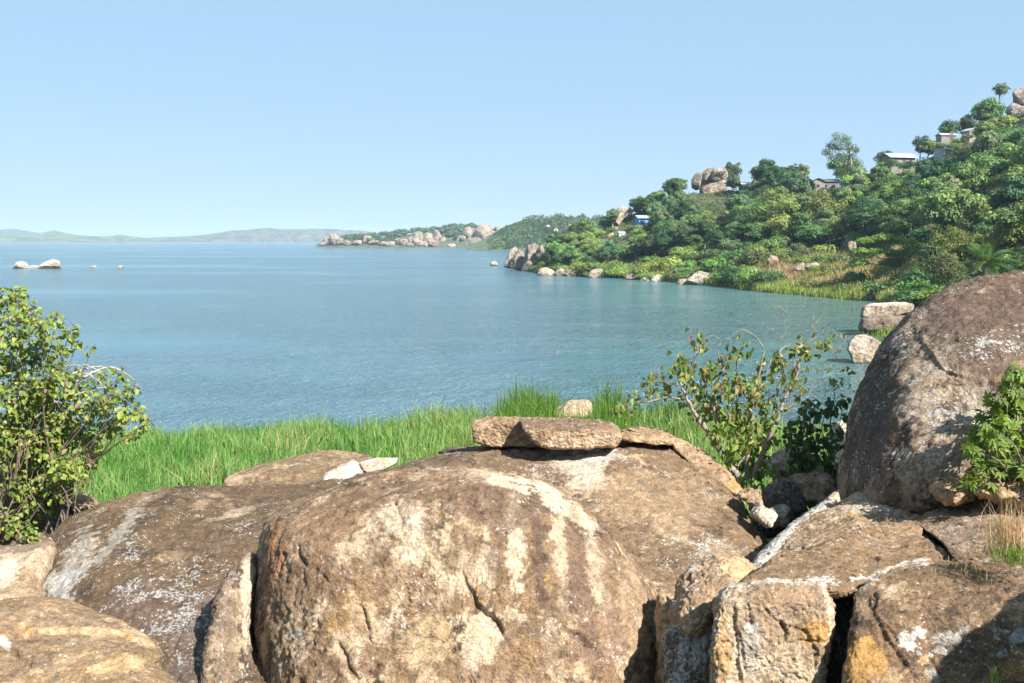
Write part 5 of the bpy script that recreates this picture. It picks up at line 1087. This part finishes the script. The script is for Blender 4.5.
for k, (x, row, wpx, hpx, Y) in enumerate([(328, 242, 9, 5, 1205), (334, 240.5, 9, 8, 1200), (340, 242, 8, 5, 1198), (348, 243, 7, 4, 1195), (322, 244, 5, 2, 1200), (367, 240, 9, 7, 1205), (374, 243, 9, 4, 1195), (390, 244, 8, 4, 1192), (404, 243, 7, 5, 1192), (413, 241, 8, 7, 1195), (419, 239, 9, 12, 1197), (427, 241, 10, 12, 1196), (436, 239, 8, 12, 1196), (433, 244, 9, 5, 1190), (410, 245, 7, 3, 1190), (452, 246, 7, 3, 1190), (455, 232, 8, 5, 1235), (468, 236, 9, 12, 1205), (476, 243, 10, 8, 1192), (484, 236, 14, 14, 1200), (494, 238, 13, 12, 1198), (501, 242, 11, 9, 1196), (489, 243, 11, 7, 1190), (507, 244.5, 8, 5, 1192), (498, 231, 8, 6, 1222), (400, 243, 9, 7, 1196), (416, 244, 10, 7, 1193), (424, 245, 9, 6, 1191), (442, 242, 8, 9, 1200), (461, 241, 9, 8, 1200), (478, 233, 9, 9, 1215), (488, 240, 12, 10, 1195), (504, 239, 9, 9, 1200), (470, 243, 9, 6, 1193), (384, 244, 7, 4, 1192), (357, 243, 8, 4, 1196), (487, 229, 10, 5, 1230), (514, 246, 6, 2, 1192), (396, 234, 6, 4, 1240), (444, 231, 7, 4, 1240)]):
    wpx, hpx = wpx * 1.3, hpx * 1.2
    a = np.linspace(0, 2 * np.pi, 9, endpoint=False); rr = rs.uniform(.75, 1.15, 9)
    out = [(x + wpx * .55 * math.cos(t) * q, row - hpx * .1 - hpx * .6 * math.sin(t) * q) for t, q in zip(a, rr)]
    boulder("boulder", "sunlit pinkish boulder on the shore of the distant rocky peninsula", out, Y + 2, Y, wpx * .5, p=4, chisel=11, nth=60, nr=14, amp=.9, nscale=6, rough=.3, corner=1, material=ROCK_FAR, group="boulders of the rocky peninsula",
            paint=patina((0.30, 0.25, 0.215), (0.20, 0.16, 0.13), bias=-.15, up=-.1, scale=6, lichen=0, streak=.4, dark=.1), cat="rock")
# the wood on the hill behind the point reads as one mass
n = 30000; x = rs.uniform(488, 700, n); s = rs.uniform(.02, .62, n); Y = YQ + 60 + (s - .5) * DQ
p = np.stack([(x - W / 2) / FPX / CP * Y, Y, hil(x, s)], 1); cell = fbm(p * [1, 1, 0], 9, 3, 61); p[:, 2] += rs.uniform(0, 1, n) ** .6 * np.clip(4.5 + 9 * cell, .5, 9) * sst(486, 535, x)
c = mix(np.broadcast_to((0.05, 0.085, 0.03), p.shape), (0.11, 0.145, 0.05), sst(-.2, .3, fbm(p * [1, 1, 0], 14, 3, 66))) * rs.uniform(.7, 1.3, (n, 1))
v, f, c3 = leaf_quads(p, rs.normal(size=p.shape) * .7 + [0, -.4, .7], 1.9 * rs.uniform(.5, 1.3, n), c, .7, rs)
tag(link("woods", make_mesh("woods", v, [f], LEAF, c3, False)), "far wood covering the hill behind the point", "wood", kind="stuff")
for k, (x, row, wpx, hpx) in enumerate([(541, 239, 5, 3), (556, 231, 6, 4), (575, 230, 5, 6), (583, 226, 5, 4), (579, 236, 4, 4), (562, 238, 5, 3), (592, 227, 4, 4), (548, 226, 4, 2), (533, 237, 3, 2), (570, 226, 4, 3), (587, 232, 4, 5), (566, 243, 4, 3)]):
    Y = 880; out = [(x + wpx * .55 * math.cos(t) * q, row - hpx * .6 * math.sin(t) * q) for t, q in zip(np.linspace(0, 2 * np.pi, 8, endpoint=False), rs.uniform(.75, 1.2, 8))]
    boulder("boulder", "grey boulder showing through the far wood on the hill behind the point", out, Y, Y - 1, wpx * .4, p=4, chisel=10, nth=50, nr=12, amp=.5, nscale=4, rough=.2, corner=1, material=ROCK_FAR, group="boulders in the far wood",
            paint=patina((0.42, 0.37, 0.33), (0.3, 0.26, 0.23), bias=-.1, up=0, scale=5, lichen=0, dark=.1), cat="rock")

# ------------------------------------------------------------------ shrubs among the near boulders
def stem_px(g, pts, Y, r0, r1, rs, c=None, jit=.25, k=6):
    """a branch through picture points, wandering in depth"""
    pts = np.asarray(pts, float); t = np.linspace(0, len(pts) - 1, max(len(pts) * 4, 6)); i = np.arange(len(pts))
    x, y = np.interp(t, i, pts[:, 0]), np.interp(t, i, pts[:, 1])
    d = np.interp(t, i, np.concatenate([[0], np.cumsum(rs.normal(size=len(pts) - 1) * jit)]))
    x = np.convolve(np.pad(x, 2, 'edge'), np.ones(5) / 5, 'valid'); y = np.convolve(np.pad(y, 2, 'edge'), np.ones(5) / 5, 'valid')
    x += rs.normal(size=len(x)) * .5; y += rs.normal(size=len(x)) * .5
    v = P(x, y, Y + d); g.tube(v, np.linspace(r0, r1, len(v)), k, c); return v
def leaf_pal(n, rs, pal):
    w = np.array([p[0] for p in pal]); k = rs.choice(len(pal), n, p=w / w.sum()); return np.array([p[1] for p in pal])[k] * rs.uniform(.75, 1.25, (n, 1))
def bush(name, label, base, Y, clumps, per, leaf, pal, seed, dY=.7, droop=.4, palmate=False, twig=(0.16, 0.12, 0.09), trunk_r=.05, extra=(), cat="bush", spread=.18):
    rs = np.random.RandomState(seed); b = P(base[0], base[1], Y); r = empty(name, b); tag(r, label, cat, kind="thing")
    ppm = FPX / Y; g = Geo(); pos, axs, nrm = [], [], []
    for (cx, cy_, rad) in clumps:
        yd = Y + rs.uniform(-dY, dY); c = P(cx, cy_, yd); R = rad / ppm
        m = (b + c) / 2 + np.array([rs.normal() * .15, rs.normal() * .15, abs(rs.normal()) * .15 + .1 * abs(c[0] - b[0])])
        s = b + rs.normal(size=3) * [spread, .18, 0.02]
        t = np.linspace(0, 1, 9)[:, None]; path = (1 - t) ** 2 * s + 2 * t * (1 - t) * m + t * t * c + rs.normal(size=(9, 3)) * .012
        g.tube(path - b, np.linspace(trunk_r * rs.uniform(.4, 1.0), .006, 9), 5)
        n = max(int(per * (rad / 14) ** 2), 3); u = rand_dir(n, rs); q = c + u * R * (rs.uniform(.15, 1.1, n) ** .7)[:, None]
        for k in range(max(n // 9, 1)):                     # twigs inside the clump
            e = q[k]; g.tube(np.array([c, (c + e) / 2 + [0, 0, .04], e]) - b, [.007, .005, .003], 4)
        pos.append(q); a = u * .7 + rs.normal(size=(n, 3)) * .5; a[:, 2] -= droop; axs.append(a); nrm.append(u * .5 + rs.normal(size=(n, 3)) * .45 + np.array([.1, -.3, .6]))
    pos, axs, nrm = np.concatenate(pos), norm(np.concatenate(axs)), norm(np.concatenate(nrm)); n = len(pos)
    f = Geo(); col = leaf_pal(n, rs, pal); sz = leaf * rs.uniform(.6, 1.25, n)
    if palmate:
        a = norm(axs); nn = norm(nrm - a * (nrm * a).sum(1, keepdims=True)); bb = np.cross(nn, a)
        for ang, sc in ((-75, .6), (-38, .85), (0, 1.0), (38, .85), (75, .6)):
            t = math.radians(ang); ax = a * math.cos(t) + bb * math.sin(t) - nn * .18
            v, q, tr, c3 = broad_leaves(pos - b, ax, nn, sz * sc, col, .36, .05, .18); f.add(v, q, c3); f.add(np.zeros((0, 3)), np.zeros((0, 4), int)); 
            f.f.setdefault(3, []).append(tr + f.n - len(v))
    else:
        v, q, tr, c3 = broad_leaves(pos - b, axs, nrm, sz, col); f.add(v, q, c3); f.f.setdefault(3, []).append(tr + f.n - len(v))
    for pts, r0, r1 in extra:
        e = Geo(); stem_px(e, pts, Y - .2, r0, r1, rs, None, .12); o = e.mesh("branch", BARK_GREY); 
        br = link("branch", o, r); br.location = -b
    link("stem", g.mesh("stem", plain(name + "_stem", twig, .9, .4, 15)), r); link("foliage", f.mesh("foliage", LEAF_NEAR, False), r)
    return r
YG = [(.42, (0.20, 0.29, 0.055)), (.28, (0.14, 0.23, 0.045)), (.11, (0.36, 0.38, 0.08)), (.15, (0.07, 0.13, 0.03)), (.04, (0.34, 0.25, 0.16))]
bush("bush", "large yellow-green bush at the left edge, drooping over the boulders", (22, 540), 17.0,
    [(8,300,13),(18,293,8),(30,312,13),(10,330,20),(45,327,13),(57,320,7),(70,332,9),(76,343,6),(35,350,18),(8,365,22),(58,352,11),(90,350,4),(50,380,18),(20,395,24),(82,388,13),(100,374,6),(118,378,7),(131,389,8),(110,396,12),(92,406,16),(60,410,20),(30,425,24),(4,430,24),(126,410,12),(140,414,8),(144,426,7),(110,424,13),(82,434,18),(50,445,22),(20,460,24),(131,436,6),(96,450,10),(75,462,11),(45,475,20),(8,490,22),(58,490,12),(30,505,16),(4,522,15),(48,510,8),(-20,320,20),(-25,360,24),(-30,410,26),(-30,460,26),(-25,505,22),(70,375,10),(38,400,18),(66,430,16),(20,480,20),(62,468,14),(40,500,17),(76,478,10),(10,515,16),(30,530,10),(55,486,14),(86,462,10),(40,440,20),(12,450,20)],
    100, .105, YG, 3, dY=.9, droop=.55, trunk_r=.026, spread=.55, extra=[([(20,420),(40,395),(62,378),(80,371),(95,366),(108,368),(118,378)], .03, .008), ([(80,371),(95,378),(104,388)], .015, .005), ([(62,392),(85,376),(106,366),(122,370),(134,380),(140,392)], .03, .006), ([(70,398),(96,386),(116,390),(128,402)], .022, .005), ([(60,380),(50,370),(66,366),(84,364),(98,370),(108,380)], .02, .006)])
# brown tangle of hanging vines under the bush
def vines():
    rs = np.random.RandomState(8); b = P(40, 520, 16.4); r = empty("vine_tangle", b); tag(r, "brown tangle of dry hanging vines under the yellow-green bush", "vines", kind="thing"); g = Geo()
    for k in range(70):
        x, y = rs.uniform(-10, 92), rs.uniform(425, 490); n = rs.uniform(20, 60); x2 = x + rs.normal() * 10
        if y + n > 530 - .3 * max(x - 30, 0): n = 515 - .35 * max(x - 30, 0) - y
        if n < 8: continue
        Y = 16.9 + rs.uniform(-.7, .6); v = P(np.array([x, x + rs.normal() * 3, (x + x2) / 2, x2]), np.array([y, y + n * .3, y + n * .65, y + n]), Y + np.array([0, .03, -.05, 0]))
        g.tube(v - b, [.007, .007, .006, .004], 4)
    link("vine", g.mesh("vine", plain("dry_vine", (0.20, 0.14, 0.10), .9, .4, 9)), r)
vines()

# half bare shrub in the gap
def half_bare():
    rs = np.random.RandomState(4); Y = 17.4; b = P(744, 487, Y); r = empty("shrub", b); tag(r, "half bare shrub with crooked grey branches and drooping yellowish leaves beside the dome boulder", "shrub", kind="thing")
    lines = [([(744,487),(733,470),(722,455),(713,440),(706,428),(696,418)],.065,.04),([(706,430),(696,416),(688,402),(683,388),(677,376)],.04,.018),([(683,390),(690,372),(697,355),(699,340),(696,332)],.018,.005),([(690,404),(672,396),(655,399),(640,404),(628,407),(616,416)],.02,.006),([(655,399),(646,390),(652,382)],.01,.005),
        ([(722,455),(717,430),(713,405),(716,385),(724,368),(730,350)],.035,.010),([(713,405),(704,390),(706,372)],.018,.006),([(724,368),(716,352),(722,340),(712,336),(702,338)],.010,.004),([(746,484),(747,455),(752,430),(750,402),(757,380),(762,362),(764,350)],.045,.014),([(764,350),(759,340),(750,332),(740,329),(733,334),(730,342)],.014,.006),([(740,329),(736,338),(738,348)],.006,.003),
        ([(750,402),(741,388),(735,370),(738,352),(734,345)],.02,.006),([(752,480),(762,455),(772,430),(780,410),(788,392),(797,375),(800,358)],.06,.016),([(797,375),(792,360),(800,347),(812,340),(820,334),(824,326)],.014,.005),([(820,334),(814,330)],.005,.003),([(820,336),(828,345),(834,352),(838,360)],.005,.003),([(780,410),(790,408),(800,398),(803,386)],.026,.01),([(803,386),(812,396),(822,404),(834,404)],.008,.004),
        ([(772,430),(774,405),(779,385),(786,368),(778,352),(786,345),(800,342)],.024,.005),([(762,455),(764,430),(768,405),(770,385)],.02,.008),([(748,455),(738,440),(730,420),(733,400)],.02,.008),([(735,470),(745,455),(758,445)],.018,.008),([(788,392),(798,398),(808,402)],.012,.006),([(744,487),(738,492),(755,488),(764,480)],.03,.012),([(800,358),(808,352),(818,348),(826,356),(830,366)],.007,.003),
        ([(757,380),(768,372),(776,362),(790,350),(806,348)],.010,.004),([(717,430),(706,436),(700,446)],.012,.006),([(706,372),(696,364),(686,366)],.008,.004),([(683,388),(668,384),(656,376)],.009,.004)]
    for k in range(75):                                     # fine bare twigs
        l = lines[rs.randint(len(lines))][0]; x, y = l[rs.randint(1, len(l))]; a = rs.uniform(-2.6, -.5); n = rs.uniform(7, 18)
        lines.append(([(x, y), (x + math.cos(a) * n * .5 + rs.normal() * 2, y + math.sin(a) * n * .5), (x + math.cos(a + .5 * rs.normal()) * n, y + math.sin(a) * n * .9)], .006, .0025))
    g, tw = Geo(), Geo()
    for k, (pts, r0, r1) in enumerate(lines):
        e = Geo(); v = stem_px(e, pts, Y, r0, r1, rs, None, .06)
        for vv, ff in zip(e.v, e.f[4]): (g if r0 > .03 else tw).add(vv - b, ff)
    link("trunk", g.mesh("trunk", plain("grey_branch", (0.25, 0.20, 0.17), .9, .45, 18)), r); link("branch", tw.mesh("branch", plain("grey_twig", (0.22, 0.175, 0.15), .9, .4, 18)), r)
    cl = [(697,334,2),(699,346,4),(681,362,6),(688,370,6),(676,372,4),(655,380,5),(652,386,3),(640,396,4),(628,404,3),(620,411,3),(705,374,7),(712,369,6),(724,362,5),(737,348,6),(735,380,7),(745,390,7),(752,384,5),(760,398,7),(766,372,4),(775,362,5),(783,356,4),(799,346,6),(808,352,4),(817,342,3),(835,342,3),(838,381,4),(795,386,3),(700,394,7),(712,404,7),(724,414,7),(735,424,9),(750,430,8),(740,444,10),(729,452,8),(760,440,8),(755,454,9),(770,430,6),(720,432,7),(706,412,6),(694,384,6),(728,392,6),(742,412,8),(766,414,7),(778,398,5),(787,376,5),(745,465,9),(732,466,7),(757,472,8),(765,458,7),(722,384,6),(690,400,5),(670,390,4),(800,370,3)]
    pos, ax, nr = [], [], []
    for x, y, m in cl:
        c = P(x, y, Y + rs.uniform(-.45, .45))
        for k in range(int(m * 4.3)): pos.append(c + rs.normal(size=3) * [.11, .11, .10]); d = rs.normal(size=3) * .5; d[2] -= 1.0; ax.append(d); nr.append(rs.normal(size=3) * .5 + [.2, -.7, .3])
    pos, ax, nr = np.array(pos), np.array(ax), np.array(nr); n = len(pos); pal = [(.42, (0.17, 0.23, 0.06)), (.3, (0.10, 0.16, 0.04)), (.15, (0.34, 0.33, 0.11)), (.13, (0.30, 0.22, 0.09))]
    low = (to_px(pos[:, 0], pos[:, 1], pos[:, 2])[1] > 415)[:, None]; col = np.where(low & (rs.rand(n, 1) < .6), leaf_pal(n, rs, [(.6, (0.13, 0.21, 0.04)), (.4, (0.24, 0.32, 0.06))]), leaf_pal(n, rs, pal))
    v, q, t, c3 = broad_leaves(pos - b, ax, nr, .125 * rs.uniform(.5, 1.3, n), col, .66, .2, .25); f = Geo(); f.add(v, q, c3); f.f.setdefault(3, []).append(t)
    link("foliage", f.mesh("foliage", LEAF_NEAR, False), r)
half_bare()
bush("shrub", "dark green leafy shrub against the left side of the huge dark boulder", (816, 498), 18.2,
    [(800,425,12),(815,411,11),(829,405,9),(844,401,6),(799,445,14),(820,440,15),(838,430,8),(812,462,14),(795,464,11),(826,464,11),(831,481,7),(810,484,7),(848,414,5),(788,436,8),(806,402,5),(842,444,6),(834,382,3)],
    58, .15, [(.6, (0.050, 0.105, 0.030)), (.3, (0.08, 0.15, 0.04)), (.1, (0.15, 0.20, 0.05))], 6, dY=.4, droop=.9, trunk_r=.03, cat="shrub", extra=[([(816,498),(822,480),(830,462),(840,446)],.02,.008), ([(806,440),(802,415),(806,398),(812,388)],.012,.004)])
bush("bush", "bright green bush with finger shaped leaves at the right edge before the huge dark boulder", (1008, 492), 11.9,
    [(1015,371,9),(1010,386,11),(1026,380,13),(996,401,9),(1010,411,15),(986,415,8),(976,431,8),(991,435,13),(1008,440,16),(1024,430,16),(971,449,8),(985,457,12),(1001,469,13),(976,474,9),(968,479,7),(1018,464,14),(1042,398,18),(1046,440,20),(1036,476,12),(990,484,7),(1060,420,20),(1002,424,10),(1020,400,12)],
    34, .135, [(.5, (0.115, 0.235, 0.035)), (.3, (0.16, 0.28, 0.045)), (.15, (0.075, 0.155, 0.03)), (.05, (0.33, 0.33, 0.08))], 12, dY=.4, droop=.35, palmate=True, trunk_r=.025)
# tufts of grass in the cracks of the slabs
def tuft(label, px, py, Y, n, h, col, seed, spread=.12, wid=.008, lean=.8):
    rs = np.random.RandomState(seed); b = P(px, py, Y); p = rs.normal(size=(n, 3)) * [spread, spread, 0.01]
    v, q, t, c3 = blades(p, h * rs.uniform(.45, 1.0, n), wid, np.array(col) * rs.uniform(.7, 1.3, (n, 1)), rs, lean)
    o = link("grass_tuft", make_mesh("grass_tuft", v, [q, t], GRASS, c3, False), loc=b); tag(o, label, "grass tuft", kind="thing")
tuft("dry straw coloured grass tuft on the broad sloping slab at the right edge", 1012, 556, 9.35, 260, .62, (0.50, 0.40, 0.22), 1, .10, .006, .7)
tuft("small green grass tuft at the foot of the dry straw coloured tuft", 1018, 560, 9.2, 260, .22, (0.20, 0.26, 0.06), 2, .12)
tuft("thin yellowish grass growing along the crack under the broad sloping slab", 972, 567, 9.3, 70, .09, (0.36, 0.30, 0.13), 3, .22, .006)
tuft("single green grass blades at the bottom edge on the right front block", 996, 690, 7.7, 7, .34, (0.22, 0.33, 0.06), 4, .03, .010, .3)
tuft("green weeds beside the thin dark slab on the dome boulder", 462, 448, 20.0, 160, .30, (0.14, 0.22, 0.05), 5, .30, .014)
tuft("weeds at the foot of the half bare shrub", 735, 492, 16.9, 120, .35, (0.12, 0.18, 0.045), 6, .2, .014)
tuft("bright green reeds in the shallows between the rounded pale grey rock and the stacked blocks", 905, 340, 82, 420, 1.3, (0.16, 0.30, 0.05), 7, 1.3, .06, .4)
# fallen leaves and chips of stone lying where they dropped, under the shrubs and in the gaps
bpy.context.view_layer.update(); dg = bpy.context.evaluated_depsgraph_get(); rs = np.random.RandomState(77); pp, nn = [], []
for (px, py, Y, sx, sy, n) in [(770,505,16.3,1.3,1.2,260), (735,600,11.5,.6,1.0,90), (975,492,12.0,1.2,.6,120), (1000,550,10.2,.8,.8,60), (60,520,17.0,1.2,.8,160), (350,475,19.5,1.5,.8,50), (560,452,17.6,1.8,.5,50), (850,560,10.4,1.6,.8,60)]:
    c = P(px, py, Y)
    for k in range(n):
        o_ = (c[0] + rs.normal() * sx * .6, c[1] + rs.normal() * sy * .6, c[2] + .55)
        hit, loc, nr, _, ob, _ = C.ray_cast(dg, o_, (0, 0, -1), distance=3.0)
        if hit and nr.z > .55 and (ob.name.split('.')[0] in ('boulder', 'rock', 'rock_slab', 'rock_flake', 'ground')): pp.append(loc); nn.append(nr)
pp, nn = np.array(pp), np.array(nn); n = len(pp)
v, f, c3 = leaf_quads(pp + nn * .012, nn + rs.normal(size=(n, 3)) * .25, rs.uniform(.03, .085, n), leaf_pal(n, rs, [(.5, (0.20, 0.12, 0.06)), (.3, (0.30, 0.21, 0.10)), (.2, (0.11, 0.075, 0.045))]), .6, rs)
tag(link("leaf_litter", make_mesh("leaf_litter", v, [f], GRASS, c3, False)), "dry fallen leaves lying on the rocks and in the gaps", "leaf litter", kind="stuff")
